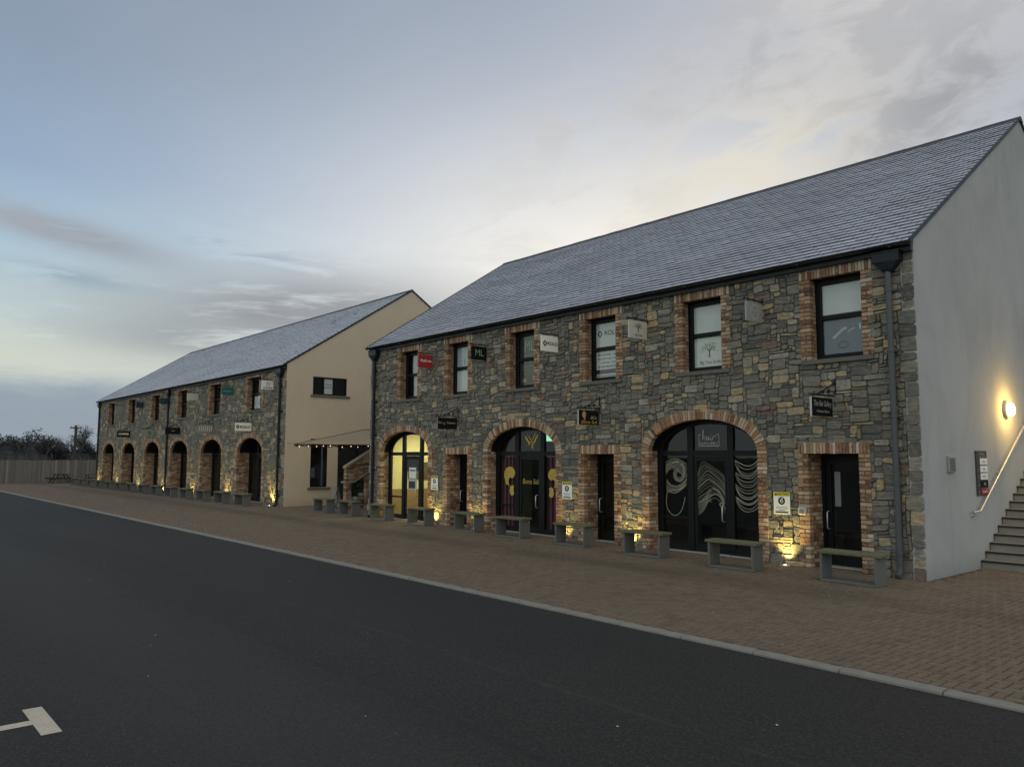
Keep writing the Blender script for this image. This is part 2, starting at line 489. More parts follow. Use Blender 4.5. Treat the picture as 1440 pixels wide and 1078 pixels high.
b = MB()
M_FLAKE = plain('pale_litter', (.55, .52, .46), .8)
for x, y in [(-4.6, -12.0), (-5.9, -11.6), (-2.4, -12.9), (-1.7, -12.2), (-.7, -9.6), (-6.4, -11.4), (-9.2, -8.4), (-4.9, -9.4), (-2.2, -11.0), (.1, -8.6)] + [(U(-30, 2), U(-12.5, -7)) for _ in range(8)]:
    r = U(.005, .014); a = U(0, 3)
    b.add([(x + r * math.cos(a + k) * (1.5 if k % 2 else .8), y + r * math.sin(a + k), -.024 + .004 * (k % 2)) for k in range(0, 6)], [tuple(range(6))])
for _ in range(26):
    x, y = U(-14, 3), U(-6.3, -1.8); r = U(.006, .016); a = U(0, 3)
    b.add([(x + r * math.cos(a + k), y + r * math.sin(a + k), .006) for k in range(0, 6)], [tuple(range(6))])
b.build('litter', M_FLAKE, kind='stuff', label='small pale leaves and scraps scattered on road and paving', cat='litter')

# ------------------------------------------------------------------ masonry
EZ, RZ, WD = 6.062, 10.032, 12.432
TAN = (RZ - EZ) / (WD / 2)
A_ARCH, B_ARCH, Z_SPR = 1.42, .69, 2.25

def stone_tone():
    r = R()
    if r < .775: return min(.6, abs(random.gauss(.28, .12)))
    if r < .9: return U(.66, .8)
    if r < .955: return U(.825, .9)
    return U(.925, 1)

def stone_field(b, x0, x1, z0, z1, blocked, cw=.075, ch=.066, fine=True, ends=True):
    nx = int(round((x1 - x0) / cw)); nz = int(round((z1 - z0) / ch)); cw = (x1 - x0) / nx; ch = (z1 - z0) / nz
    occ = [[blocked(x0 + (i + .5) * cw, z0 + (k + .5) * ch) for i in range(nx)] for k in range(nz)]
    # smooth wander of the bed joints, so courses are never ruled lines
    ph = [U(0, 6.28) for _ in range(4)]
    def warp(x, z):
        return (x + .012 * math.sin(z * 5.1 + ph[0]) + .008 * math.sin(z * 11 + x * 1.3 + ph[1]),
                z + .014 * math.sin(x * 2.3 + ph[2]) + .009 * math.sin(x * 6.1 + z * 1.7 + ph[3]))
    def stone(i, k, w, h):
        J = .007
        q = []
        for a, c in ((i, k), (i + w, k), (i + w, k + h), (i, k + h)):
            X, Z = warp(x0 + a * cw, z0 + c * ch) if 0 < a < nx else (x0 + a * cw, warp(x0 + a * cw, z0 + c * ch)[1])
            q.append([X + U(-.008, .008), Z + U(-.007, .007)])
        q[0][0] += J; q[3][0] += J; q[1][0] -= J; q[2][0] -= J; q[0][1] += J; q[1][1] += J; q[2][1] -= J; q[3][1] -= J
        for p in q: p[0] = min(max(p[0], x0), x1); p[1] = min(max(p[1], z0), z1)
        d = -U(.002, .04); t = stone_tone()
        cx = sum(p[0] for p in q) / 4; cz = sum(p[1] for p in q) / 4
        if fine:
            # eight-sided face: corners knocked off, edges eased, face slightly out of true
            ring = []
            for n in range(4):
                a, c = q[n], q[(n + 1) % 4]; p = q[(n - 1) % 4]
                e1 = min(.3, U(.008, .045) / max(.03, math.dist(a, p))); e2 = min(.3, U(.008, .045) / max(.03, math.dist(a, c)))
                ring.append((a[0] + (p[0] - a[0]) * e1, a[1] + (p[1] - a[1]) * e1)); ring.append((a[0] + (c[0] - a[0]) * e2, a[1] + (c[1] - a[1]) * e2))
            n = 8; tx, tz = U(-.05, .05), U(-.06, .06)
            outer = [(p[0], .012, p[1]) for p in ring]
            mid = [(p[0], d + .011, p[1]) for p in ring]
            s_ = .010
            inner = []
            for p in ring:
                L = math.hypot(p[0] - cx, p[1] - cz) or 1
                inner.append((p[0] + (cx - p[0]) / L * s_, d + (p[0] - cx) * tx + (p[1] - cz) * tz, p[1] + (cz - p[1]) / L * s_))
            fs = [tuple(range(16, 24))]
            for m_ in range(8):
                m2 = (m_ + 1) % 8
                fs += [(m_, m2, 8 + m2, 8 + m_), (8 + m_, 8 + m2, 16 + m2, 16 + m_)]
            b.add(outer + mid + inner, fs, 0, t)
        else:
            vs = [(p[0], .012, p[1]) for p in q] + [(p[0] + (cx - p[0]) * .06, d, p[1] + (cz - p[1]) * .06) for p in q]
            b.add(vs, [(4, 5, 6, 7), (0, 1, 5, 4), (1, 2, 6, 5), (2, 3, 7, 6), (3, 0, 4, 7)], 0, t)
    for k in range(nz):
        i = 0
        while i < nx:
            if occ[k][i]: i += 1; continue
            run = 1
            while i + run < nx and not occ[k][i + run] and run < 9: run += 1
            h = random.choices((1, 2, 3, 4), (.2, .4, .29, .11))[0]
            w = random.choices((1, 2, 3, 4, 5, 6, 7, 8), (.07, .16, .17, .17, .15, .12, .09, .07))[0]
            if h >= 3: w = min(w, 5)
            if h == 1: w = max(2, w)
            if ends and (i == 0 or i > nx - 5): w = random.choice((3, 4, 5, 6)); h = random.choice((3, 4, 5))
            w = min(w, run)
            if ends and run - w == 1 and i + run == nx: w = run
            h = min(h, nz - k)
            hh = 1
            while hh < h and all(not occ[k + hh][i + a] for a in range(w)): hh += 1
            for a in range(w):
                for c in range(hh): occ[k + c][i + a] = True
            stone(i, k, w, hh); i += w

def backing(b, x0, x1, z0, z1, ops, mat, y=.008):
    """sheet with openings: ops = list of (xa, xb, zb, top points left to right)"""
    ops = sorted(ops, key=lambda o: o[0]); x = x0
    for xa, xb, zb, top in ops:
        b.quad((x, y, z0), (xa, y, z0), (xa, y, z1), (x, y, z1), mat)
        if zb > z0: b.quad((xa, y, z0), (xb, y, z0), (xb, y, zb), (xa, y, zb), mat)
        for p, q in zip(top[:-1], top[1:]):
            b.quad((p[0], y, p[1]), (q[0], y, q[1]), (q[0], y, z1), (p[0], y, z1), mat)
        x = xb
    b.quad((x, y, z0), (x1, y, z0), (x1, y, z1), (x, y, z1), mat)

def ell(a, bb, n, cx=0, zs=Z_SPR):
    return [(cx - a * math.cos(math.pi * i / n), zs + bb * math.sin(math.pi * i / n)) for i in range(n + 1)]

def brick_t(): return min(1, max(0, random.gauss(.5, .28)))

def jamb(b, xe, sd, z0, z1, r, width=.218, zc=.08):
    n = max(1, int(round((z1 - z0) / zc))); zc = (z1 - z0) / n
    for i in range(n):
        za, zb = z0 + i * zc + .007, z0 + (i + 1) * zc - .007
        yo = lambda: -.034 + U(-.005, .004)
        if i % 2: parts = [(0, width)]
        else: parts = [(0, width / 2 - .005), (width / 2 + .005, width)]
        for p, q in parts:
            b.box(xe + sd * (p + U(-.001, .003)), xe + sd * (q + U(-.006, .006)), yo(), .098, za + U(-.002, .002), zb + U(-.002, .002), 0, brick_t(), .004)
        y = .108
        first = .1 if i % 2 else .21
        while y < r - .03:
            L = min(first, r - y); b.box(xe + sd * U(-.002, .003), xe + sd * .1, y, y + L - .01, za, zb, 0, brick_t(), .003)
            y += L; first = .21
    b.box(xe + sd * .006, xe + sd * (width - .008), -.02, r, z0, z1, 1)

def brick_opening(w, h, r, z0=0.0):
    """square-headed surround centred on x=0: jambs and a soldier course"""
    b = MB(); hw = w / 2
    for sd in (-1, 1): jamb(b, sd * hw, sd, z0, z0 + h, r)
    n = int(round((w + .436) / .064)); st = (w + .436) / n
    for i in range(n):
        x = -hw - .218 + i * st
        b.box(x + .005, x + st - .005, -.036 + U(-.004, .005), .098, z0 + h + U(.001, .006), z0 + h + .213 + U(-.006, .006), 0, brick_t(), .004)
    b.box(-hw - .21, hw + .21, -.02, .09, z0 + h + .006, z0 + h + .205, 1)
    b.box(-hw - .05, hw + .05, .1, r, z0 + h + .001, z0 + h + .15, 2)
    return b

def brick_arch(r):
    b = MB()
    for sd in (-1, 1): jamb(b, sd * A_ARCH, sd, 0, Z_SPR, r)
    N = 400; P = [(-A_ARCH * math.cos(math.pi * i / N), Z_SPR + B_ARCH * math.sin(math.pi * i / N)) for i in range(N + 1)]
    S = [0]
    for p, q in zip(P[:-1], P[1:]): S.append(S[-1] + math.dist(p, q))
    n = int(S[-1] / .064)
    def at(s):
        for i in range(N):
            if S[i + 1] >= s:
                f = (s - S[i]) / (S[i + 1] - S[i]); p = [P[i][c] + (P[i + 1][c] - P[i][c]) * f for c in (0, 1)]
                nx, nz = p[0] / A_ARCH ** 2, (p[1] - Z_SPR) / B_ARCH ** 2; L = math.hypot(nx, nz) or 1
                return p, (nx / L, nz / L)
        return P[N], (1, 0)
    T = .215
    for k in range(n):
        s0, s1 = S[-1] * k / n + .0055, S[-1] * (k + 1) / n - .0055
        (p, u), (q, v) = at(s0), at(s1)
        o = U(-.006, .006); e = U(-.003, .004)
        out = [(p[0] + u[0] * e, p[1] + u[1] * e), (q[0] + v[0] * e, q[1] + v[1] * e), (q[0] + v[0] * (T + o), q[1] + v[1] * (T + o)), (p[0] + u[0] * (T + o), p[1] + u[1] * (T + o))]
        b.prism(out, 'y', -.038 + U(-.004, .005), .098, 0, brick_t())
    M = 48
    for i in range(M):
        (p, u), (q, v) = at(S[-1] * i / M), at(S[-1] * (i + 1) / M)
        o = [(p[0] + u[0] * .006, p[1] + u[1] * .006), (q[0] + v[0] * .006, q[1] + v[1] * .006), (q[0] + v[0] * .2, q[1] + v[1] * .2), (p[0] + u[0] * .2, p[1] + u[1] * .2)]
        b.prism(o, 'y', -.02, .09, 1)
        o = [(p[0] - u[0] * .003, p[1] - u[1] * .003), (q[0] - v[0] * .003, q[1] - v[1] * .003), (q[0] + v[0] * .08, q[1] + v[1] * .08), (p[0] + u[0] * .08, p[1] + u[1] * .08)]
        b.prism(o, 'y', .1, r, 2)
    return b

# ------------------------------------------------------------------ roof, gutters, gables
def slates(b, x0, x1, first_y=-.2, gauge=.2, wid=.3):
    cs, sn = 1 / math.hypot(1, TAN), TAN / math.hypot(1, TAN)
    L = (WD / 2 - first_y) / cs
    def P(x, s, h): return (x, first_y + s * cs - h * sn, EZ + first_y * TAN + s * sn + h * cs)
    b.al = []
    rows = int(L / gauge)
    for r in range(rows):
        s0 = r * gauge; s1 = min(s0 + gauge * 1.5, L); x = x0 - (wid / 2 if r % 2 else 0)
        while x < x1:
            a, c = max(x0, x) + .009, min(x1, x + wid) - .009
            if c - a > .03:
                h0 = .03 + U(-.003, .006); h1 = .005; so = U(-.006, .006) + (-.012 if R() < .02 else 0)
                t = U(0, .9) if R() > .0008 else U(.95, 1)
                k = 1.5
                vs = [P(a, s0 + so, h0), P(c, s0 + so, h0 + U(-.0015, .0015)), P(c, s1, h1), P(a, s1, h1), P(a, s0 + so, h0 - .015), P(c, s0 + so, h0 - .015)]
                b.add(vs, [(0, 1, 2, 3), (4, 5, 1, 0), (4, 0, 3), (1, 5, 2)], 0, t)
                b.al += [0, 0, k, k, 1, 1]
            x += wid
    return P, L

def roof(parent, x0, x1, mat):
    b = MB(); P, L = slates(b, x0 - .005, x1 + .003)
    n0 = len(b.v)
    y0 = -.2; e = .045
    for lo, hi in ((-.11, 0.0),):
        b.quad((x0 - .03, y0, EZ + y0 * TAN + hi), (x1 + .03, y0, EZ + y0 * TAN + hi), (x1 + .03, WD / 2, RZ + hi), (x0 - .03, WD / 2, RZ + hi), 1)
        b.quad((x0 - .03, WD - y0, EZ + y0 * TAN + .02), (x1 + .03, WD - y0, EZ + y0 * TAN + .02), (x1 + .03, WD / 2, RZ + .02), (x0 - .03, WD / 2, RZ + .02), 0)
    for xe in (x0 - .032, x1 + .004):   # dark verge strip along each gable
        for sgn in (0, 1):
            ya, yb = (y0, WD / 2) if not sgn else (WD - y0, WD / 2)
            za = EZ + y0 * TAN
            vs = [(xe, ya, za - .03), (xe + .03, ya, za - .03), (xe + .03, yb, RZ - .03), (xe, yb, RZ - .03),
                  (xe, ya, za + .052), (xe + .03, ya, za + .052), (xe + .03, yb, RZ + .052), (xe, yb, RZ + .052)]
            b.add(vs, [(0, 1, 2, 3), (4, 5, 6, 7), (0, 1, 5, 4), (1, 2, 6, 5), (2, 3, 7, 6), (3, 0, 4, 7)], 1)
    b.al += [1.0] * (len(b.v) - n0)
    ro = b.build('roof', [mat, M_NAVY], parent)
    r = MB(); x = x0 - .05
    while x < x1 + .05:
        q = min(x + .45, x1 + .05); dz = U(-.004, .004)
        r.prism([(WD / 2 - .15, RZ - .06 + dz), (WD / 2 - .02, RZ + .055 + dz), (WD / 2 + .02, RZ + .055 + dz), (WD / 2 + .15, RZ - .06 + dz)], 'x', x + .003, q - .003)
        x = q
    r.build('ridge', plain('ridge_tile', (.045, .047, .055), .7), ro)
    return ro

def gutter(parent, x0, x1):
    b = MB(); rr = .068; yc, zc = -.2, 5.945
    prof = [(yc + rr * math.cos(a), zc + rr * math.sin(a)) for a in [math.pi * (1 + i / 10) for i in range(11)]]
    prof += [(yc + (rr - .006) * math.cos(a), zc + (rr - .006) * math.sin(a)) for a in [math.pi * (2 - i / 10) for i in range(11)]]
    b.prism(prof, 'x', x0 - .02, x1 + .02)
    x = x0 + .4
    while x < x1:
        b.box(x, x + .05, yc - rr - .006, yc + rr + .004, zc - rr - .006, zc - rr + .02); x += .9
    b.build('gutter', M_NAVY, parent)
    f = MB(); f.box(x0 + .0, x1 - .0, -.115, -.04, 5.79, 5.93)
    f.build('fascia', M_NAVY, parent)

def downpipe(parent, x, hopper=True, mat=None, zb=.0):
    b = MB(); y = -.11; r = .055
    if hopper:
        b.tube([(x, y, 5.5), (x, y, .16)], r, 12)
        b.tube([(x, y, .2), (x, y - .02, .08), (x, y - .12, .03)], r, 10)
    for z in (.42, 1.62, 2.82, 4.0, 5.1):
        b.tube([(x, y, z), (x, y, z + .045)], r + .012, 12)
        b.box(x - .09, x + .11, y + .02, -.0, z + .005, z + .038)
    o = b.build('downpipe', mat or M_PIPE, parent)
    h = MB()
    pts = lambda w, d, z: [(x - w, y - d, z), (x + w, y - d, z), (x + w, .0 - .03, z), (x - w, .0 - .03, z)]
    rings = [pts(.07, .05, 5.46), pts(.1, .07, 5.5), pts(.22, .1, 5.63), pts(.24, .11, 5.64), pts(.24, .11, 5.8), pts(.26, .12, 5.81), pts(.26, .12, 5.83)]
    vs = [p for q in rings for p in q]; fs = [(3, 2, 1, 0), tuple(range(len(vs) - 4, len(vs)))]
    for i in range(len(rings) - 1):
        for k in range(4): fs.append((i * 4 + k, i * 4 + (k + 1) % 4, i * 4 + 4 + (k + 1) % 4, i * 4 + 4 + k))
    h.add(vs, fs); h.tube([(x, y, 5.8), (x, y - .06, 5.9)], .04, 8)
    h.build('hopper', M_NAVY, o)

def gable(parent, name, x0, x1, mat, ops=()):
    """thick gable wall, openings given as (y0,y1,z0,z1) through its outer skin (facing +x)"""
    b = MB()
    yA, yB = .0, WD
    def top(y): return EZ + min(y, WD - y) * TAN - .02
    ys = sorted({yA, yB, WD / 2, *[o[0] for o in ops], *[o[1] for o in ops]})
    for a, c in zip(ys[:-1], ys[1:]):
        hs = sorted([(o[2], o[3]) for o in ops if o[0] <= a + 1e-6 and o[1] >= c - 1e-6])
        z = -.12
        for lo, hi in hs:
            if lo > z: b.quad((x1, a, z), (x1, c, z), (x1, c, lo), (x1, a, lo))
            z = hi
        b.quad((x1, a, z), (x1, c, z), (x1, c, top(c)), (x1, a, top(a)))
    for o in ops:   # reveals
        d = .16
        b.quad((x1, o[0], o[2]), (x1, o[0], o[3]), (x1 - d, o[0], o[3]), (x1 - d, o[0], o[2]))
        b.quad((x1, o[1], o[2]), (x1, o[1], o[3]), (x1 - d, o[1], o[3]), (x1 - d, o[1], o[2]))
        b.quad((x1, o[0], o[3]), (x1, o[1], o[3]), (x1 - d, o[1], o[3]), (x1 - d, o[0], o[3]))
        b.quad((x1, o[0], o[2]), (x1, o[1], o[2]), (x1 - d, o[1], o[2]), (x1 - d, o[0], o[2]))
    b.quad((x1, 0, -.12), (x0, 0, -.12), (x0, 0, top(0)), (x1, 0, top(0)))
    if not ops:
        b.add([(x0, 0, -.12), (x0, WD, -.12), (x0, WD, EZ - .08), (x0, WD / 2, RZ - .08), (x0, 0, EZ - .08)], [(0, 1, 2, 3, 4)])
    return b.build(name, mat, parent)

def window_unit(parent, X, zc0, w, h, src=None, mull=None, trans=.49, thick=.11):
    """dark framed window: frame part with pane and sill under it"""
    if src:
        o = copy_tree(src, parent); o.location = (X, 0, 0); return o
    b = MB(); y0, y1 = .2, .27; hw = w / 2; t = thick
    b.box(-hw, -hw + t, y0, y1, zc0, zc0 + h, ch=.006); b.box(hw - t, hw, y0, y1, zc0, zc0 + h, ch=.006)
    b.box(-hw + t, hw - t, y0, y1, zc0 + h - t, zc0 + h, ch=.006); b.box(-hw + t, hw - t, y0, y1, zc0, zc0 + t, ch=.006)
    zt = zc0 + h * trans
    b.box(-hw + t, hw - t, y0 + .004, y1 - .004, zt, zt + .095, ch=.008)
    if mull is not None:
        b.box(mull - .045, mull + .045, y0 + .006, y1 - .006, zc0 + t, zt, ch=.006); b.box(mull - .045, mull + .045, y0 + .006, y1 - .006, zt + .095, zc0 + h - t, ch=.006)
    o = b.build('window', M_FRAME, parent, (X, 0, 0))
    p = MB(); p.quad((-hw + .04, .24, zc0 + .04), (hw - .04, .24, zc0 + .04), (hw - .04, .24, zc0 + h - .04), (-hw + .04, .24, zc0 + h - .04))
    p.build('pane', M_GLASS, o, (0, 0, 0))
    s = MB(); s.box(-hw - .2, hw + .2, -.07, .2, zc0 - .085, zc0 - .002, ch=.008)
    s.build('sill', M_SILL, o, (0, 0, 0))
    return o

HANDLE = None
def d_handle(x, y, z0, z1, out=.105):
    b = MB(); pts = [(x, y, z1 - .0), (x, y - out * .7, z1), (x, y - out, z1 - .03), (x, y - out, z0 + .03), (x, y - out * .7, z0), (x, y, z0)]
    b.tube(pts, .014, 8)
    return b

def shop_door(parent, X, y=.46, src=None, w=1.0, h=2.18):
    if src:
        o = copy_tree(src, parent); o.location = (X, 0, 0); return o
    b = MB(); hw = w / 2
    b.box(-hw, -hw + .07, y, y + .09, .02, h); b.box(hw - .07, hw, y, y + .09, .02, h); b.box(-hw + .07, hw - .07, y, y + .09, h - .09, h)
    b.box(-hw + .075, -hw + .19, y + .02, y + .075, .03, h - .095, ch=.005); b.box(hw - .19, hw - .075, y + .02, y + .075, .03, h - .095, ch=.005)
    b.box(-hw + .19, hw - .19, y + .022, y + .073, h - .21, h - .095); b.box(-hw + .19, hw - .19, y + .022, y + .073, .03, .24)
    o = b.build('door', M_FRAME, parent, (X, 0, 0))
    p = MB(); p.quad((-hw + .18, y + .05, .2), (hw - .18, y + .05, .2), (hw - .18, y + .05, h - .18), (-hw + .18, y + .05, h - .18)); p.build('pane', M_GLASS, o, (0, 0, 0))
    hd = d_handle(-hw + .14, y + .02, .72, 1.06); hd.build('handle', M_CHROME, o, (0, 0, 0), smooth=True)
    t = MB(); t.box(-hw + .003, hw - .003, y - .18, y + .1, .0, .022, ch=.004); t.build('threshold', M_THRESH, o, (0, 0, 0))
    return o

def shopfront(parent, X, y=.28, src=None, handle_x=.4):
    if src:
        o = copy_tree(src, parent); o.location = (X, 0, 0); return o
    b = MB(); y1 = y + .07; fw = .16
    b.box(-A_ARCH, -A_ARCH + fw, y, y1, .02, Z_SPR); b.box(A_ARCH - fw, A_ARCH, y, y1, .02, Z_SPR)
    I = ell(A_ARCH, B_ARCH, 28); J = ell(A_ARCH - fw, B_ARCH - .1, 28)
    for k in range(28): b.prism([J[k], J[k + 1], I[k + 1], I[k]], 'y', y, y1)
    def top(x): return Z_SPR + B_ARCH * math.sqrt(max(0, 1 - (x / A_ARCH) ** 2)) - .05
    for a, c in ((-.56, -.4), (.5, .65)):
        b.box(a, c, y - .006, y1 + .006, .02, top(max(abs(a), abs(c))), ch=.005)
    b.box(-A_ARCH + fw, -.56, y + .003, y1 - .003, 2.14, 2.25); b.box(-.4, .5, y + .003, y1 - .003, 2.13, 2.26); b.box(.65, A_ARCH - fw, y + .003, y1 - .003, 2.14, 2.25)
    b.box(-A_ARCH + fw, -.56, y + .003, y1 - .003, .02, .16); b.box(.65, A_ARCH - fw, y + .003, y1 - .003, .02, .16)
    b.box(-A_ARCH + fw, -.56, y + .01, y1 - .01, .72, .77)
    # the door leaf between the mullions
    b.box(-.395, -.31, y + .015, y1 - .012, .03, 2.125, ch=.005); b.box(.41, .495, y + .015, y1 - .012, .03, 2.125, ch=.005)
    b.box(-.31, .41, y + .017, y1 - .014, 2.02, 2.125); b.box(-.31, .41, y + .017, y1 - .014, .03, .2)
    o = b.build('shopfront', M_FRAME, parent, (X, 0, 0))
    p = MB(); P = [(-A_ARCH + .05, .05)] + ell(A_ARCH - .05, B_ARCH - .04, 28) + [(A_ARCH - .05, .05)]
    p.flat(P, plan_xz(y + .04)); p.build('pane', M_GLASS, o, (0, 0, 0))
    d_handle(handle_x, y + .015, .72, 1.06).build('handle', M_CHROME, o, (0, 0, 0), smooth=True)
    t = MB(); t.box(-A_ARCH + .005, A_ARCH - .005, y - .12, y + .14, 0.0, .02, ch=.004); t.build('threshold', M_THRESH, o, (0, 0, 0))
    return o

def arch_block(cx, x, z, inset=.07):
    if z < Z_SPR: return abs(x - cx) < A_ARCH + .215 - inset
    return ((x - cx) / (A_ARCH + .215 - inset)) ** 2 + ((z - Z_SPR) / (B_ARCH + .215 - inset)) ** 2 < 1

def stone_building(name, loc, label, x0, x1, arches, doors, wins, win_w, win_h, win_z, fine, roofmat, gmat, gops, reveal, cw, ch):
    e = empty(name, loc, label, 'building', world=True)
    def blocked(x, z):
        for c in arches:
            if arch_block(c, x, z): return True
        for c in doors:
            if abs(x - c) < .5 + .15 and z < 2.18 + .15: return True
        for c in wins:
            if abs(x - c) < win_w / 2 + .15 and win_z - .06 < z < win_z + win_h + .15: return True
        return False
    b = MB()
    stone_field(b, x0 + .012, x1 - .012, -.03, 5.84, blocked, cw, ch, fine)
    ops = [(c - A_ARCH - .03, c + A_ARCH + .03, -.2, ell(A_ARCH + .03, B_ARCH + .03, 24, c)) for c in arches]
    ops += [(c - .53, c + .53, -.2, [(c - .53, 2.21), (c + .53, 2.21)]) for c in doors]
    backing(b, x0, x1, -.1, 3.3, ops, 1)
    hw = win_w / 2 + .03
    backing(b, x0, x1, 3.3, 6.0, [(c - hw, c + hw, win_z - .03, [(c - hw, win_z + win_h + .03), (c + hw, win_z + win_h + .03)]) for c in wins], 1)
    b.build('stone_facade', [M_STONE, M_MORTAR], e)
    i = MB()      # floor between the storeys, back wall, inner partitions
    i.box(x0 + .2, x1 - .2, .3, WD - .2, 3.2, 3.4); i.box(x0 + .3, x1 - .3, WD - .3, WD, -.1, EZ - .1)
    i.quad((x0 + .2, .63, -.004), (x1 - .2, .63, -.004), (x1 - .2, WD - .3, -.004), (x0 + .2, WD - .3, -.004))
    i.box(x0 + .25, x1 - .25, 6.0, 6.1, 0, 3.2); i.box(x0 + .25, x1 - .25, 5.0, 5.1, 3.4, 8.9)
    i.build('inner_wall', M_INSIDE, e)
    roof(e, x0, x1, roofmat); gutter(e, x0, x1)
    gable(e, 'gable_wall', x0 + .25, x0, gmat) if False else None
    # far gable (facing -x) and the gable facing the camera
    fb = MB()
    fb.add([(x0, 0.012, -.12), (x0, WD, -.12), (x0, WD, EZ - .08), (x0, WD / 2, RZ - .08), (x0, 0.012, EZ - .08)], [(0, 1, 2, 3, 4)])
    fb.add([(x0 + .22, 0.02, -.12), (x0 + .22, WD, -.12), (x0 + .22, WD, EZ - .08), (x0 + .22, WD / 2, RZ - .08), (x0 + .22, 0.02, EZ - .08)], [(0, 1, 2, 3, 4)])
    fb.build('gable_wall', gmat, e)
    gable(e, 'gable_wall', x1 - .24, x1, gmat, gops)
    bw = brick_opening(win_w, win_h, .2, win_z).mesh('brick_surround', [M_BRICK, M_BRICKMORTAR, M_BLACK])
    ba = [brick_arch(reveal).mesh('brick_surround', [M_BRICK, M_BRICKMORTAR, M_BLACK]) for _ in range(2)]
    bd = brick_opening(1.0, 2.18, .56, 0).mesh('brick_surround', [M_BRICK, M_BRICKMORTAR, M_BLACK]) if doors else None
    for lst, me in ((wins, [bw]), (arches, ba), (doors, [bd])):
        for k, c in enumerate(lst):
            o = bpy.data.objects.new('brick_surround', me[k % len(me)]); COL.objects.link(o); place(o, e, (c, 0, 0))
    return e

B0, B1 = -20.88, -2.153
B_ARCHES = [-18.65, -12.785, -6.82]; B_DOORS = [-15.68, -9.83, -3.78]; B_WINS = [-18.41, -15.7, -12.72, -9.75, -6.71, -3.63]
near = stone_building('stone_shop_building', (-11.5, 6, 0), 'nearer two storey stone shop row with three brick arches and pale grey gable', B0, B1, B_ARCHES, B_DOORS, B_WINS, 1.02, 1.6, 4.0, True,
                      M_SLATE, M_GREYR, (), .29, .075, .055)
A0, A1 = -58.72, -27.8
A_ARCHES = [-55.6, -50.85, -46.0, -41.15, -36.3, -31.5]; A_WINS = [-55.3, -50.45, -45.6, -40.85, -35.95, -31.15]
far = stone_building('stone_shop_building', (-43.3, 6, 0), 'farther long stone shop row with six arches and beige gable', A0, A1, A_ARCHES, [], A_WINS, 1.5, 1.5, 4.17, False,
                     M_SLATE2, M_BEIGER, ((1.2, 2.85, 4.77, 5.55), (1.17, 1.98, .78, 2.86), (2.47, 4.6, -.1, 2.62)), .58, .085, .075)
for x in (-20.5,): downpipe(near, x, mat=M_NAVY)
downpipe(near, -2.57)
for x in (-58.25, -43.0, -28.25): downpipe(far, x, mat=M_NAVY)

# windows and doors of the nearer building
w0 = window_unit(near, B_WINS[0], 4.0, 1.02, 1.6)
wins = [w0] + [window_unit(near, x, 4.0, 1.02, 1.6, src=w0) for x in B_WINS[1:]]
d0 = shop_door(near, B_DOORS[0]); doors = [d0] + [shop_door(near, x, src=d0) for x in B_DOORS[1:]]
s0 = shopfront(near, B_ARCHES[0]); fronts = [s0] + [shopfront(near, x, src=s0) for x in B_ARCHES[1:]]
# farther building
wf0 = window_unit(far, A_WINS[0], 4.17, 1.5, 1.5, mull=.2, thick=.1)
fwins = [wf0] + [window_unit(far, x, 4.17, 1.5, 1.5, src=wf0) for x in A_WINS[1:]]
sf0 = shopfront(far, A_ARCHES[0], y=.59); ffronts = [sf0] + [shopfront(far, x, src=sf0) for x in A_ARCHES[1:]]

# ------------------------------------------------------------------ things stuck to the glass, blinds, lettering
def flatmat(name, srgb, rough=.7): return plain(name, lin(srgb), rough, 0, .1, 6)
C_WHITE = plain('white_film', (.8, .81, .79), .7, 0, .12, 3); C_INK = plain('black_ink', (.006, .006, .007), .65, 0, .2, 9, 0, .2); C_GREEN = plain('green_film', (.05, .17, .09), .6)
C_PALEG = plain('pale_green_film', (.18, .4, .24), .6); C_GOLD = plain('gold_film', (.5, .36, .06), .5); C_RED = plain('red_panel', (.33, .025, .03), .5)
C_TEAL = plain('teal_panel', (.02, .13, .14), .5); C_NAVYP = plain('navy_panel', (.015, .03, .06), .5); C_YEL = plain('yellow_panel', (.6, .55, .04), .6)
C_SILV = plain('silver_lettering', (.45, .45, .42), .5); C_LEAF = plain('leaf_green_film', (.14, .36, .12), .6); C_GREYP = plain('grey_panel', (.22, .23, .23), .7)
C_LGREY = plain('pale_grey_panel', (.5, .5, .48), .7); C_DGREY = plain('dark_grey_panel', (.05, .05, .052), .6); C_BLUE = plain('slate_blue_film', (.1, .15, .24), .7)
C_PLUM = plain('plum_curtain', (.07, .018, .035), .9); C_PINK = plain('pink_curtain', (.3, .12, .15), .9); C_TAN = plain('tan_film', (.45, .26, .14), .6)
C_ETCH = plain('etched_white', (.5, .49, .38), .7); C_CURT = plain('pale_curtain', (.6, .63, .68), .9)

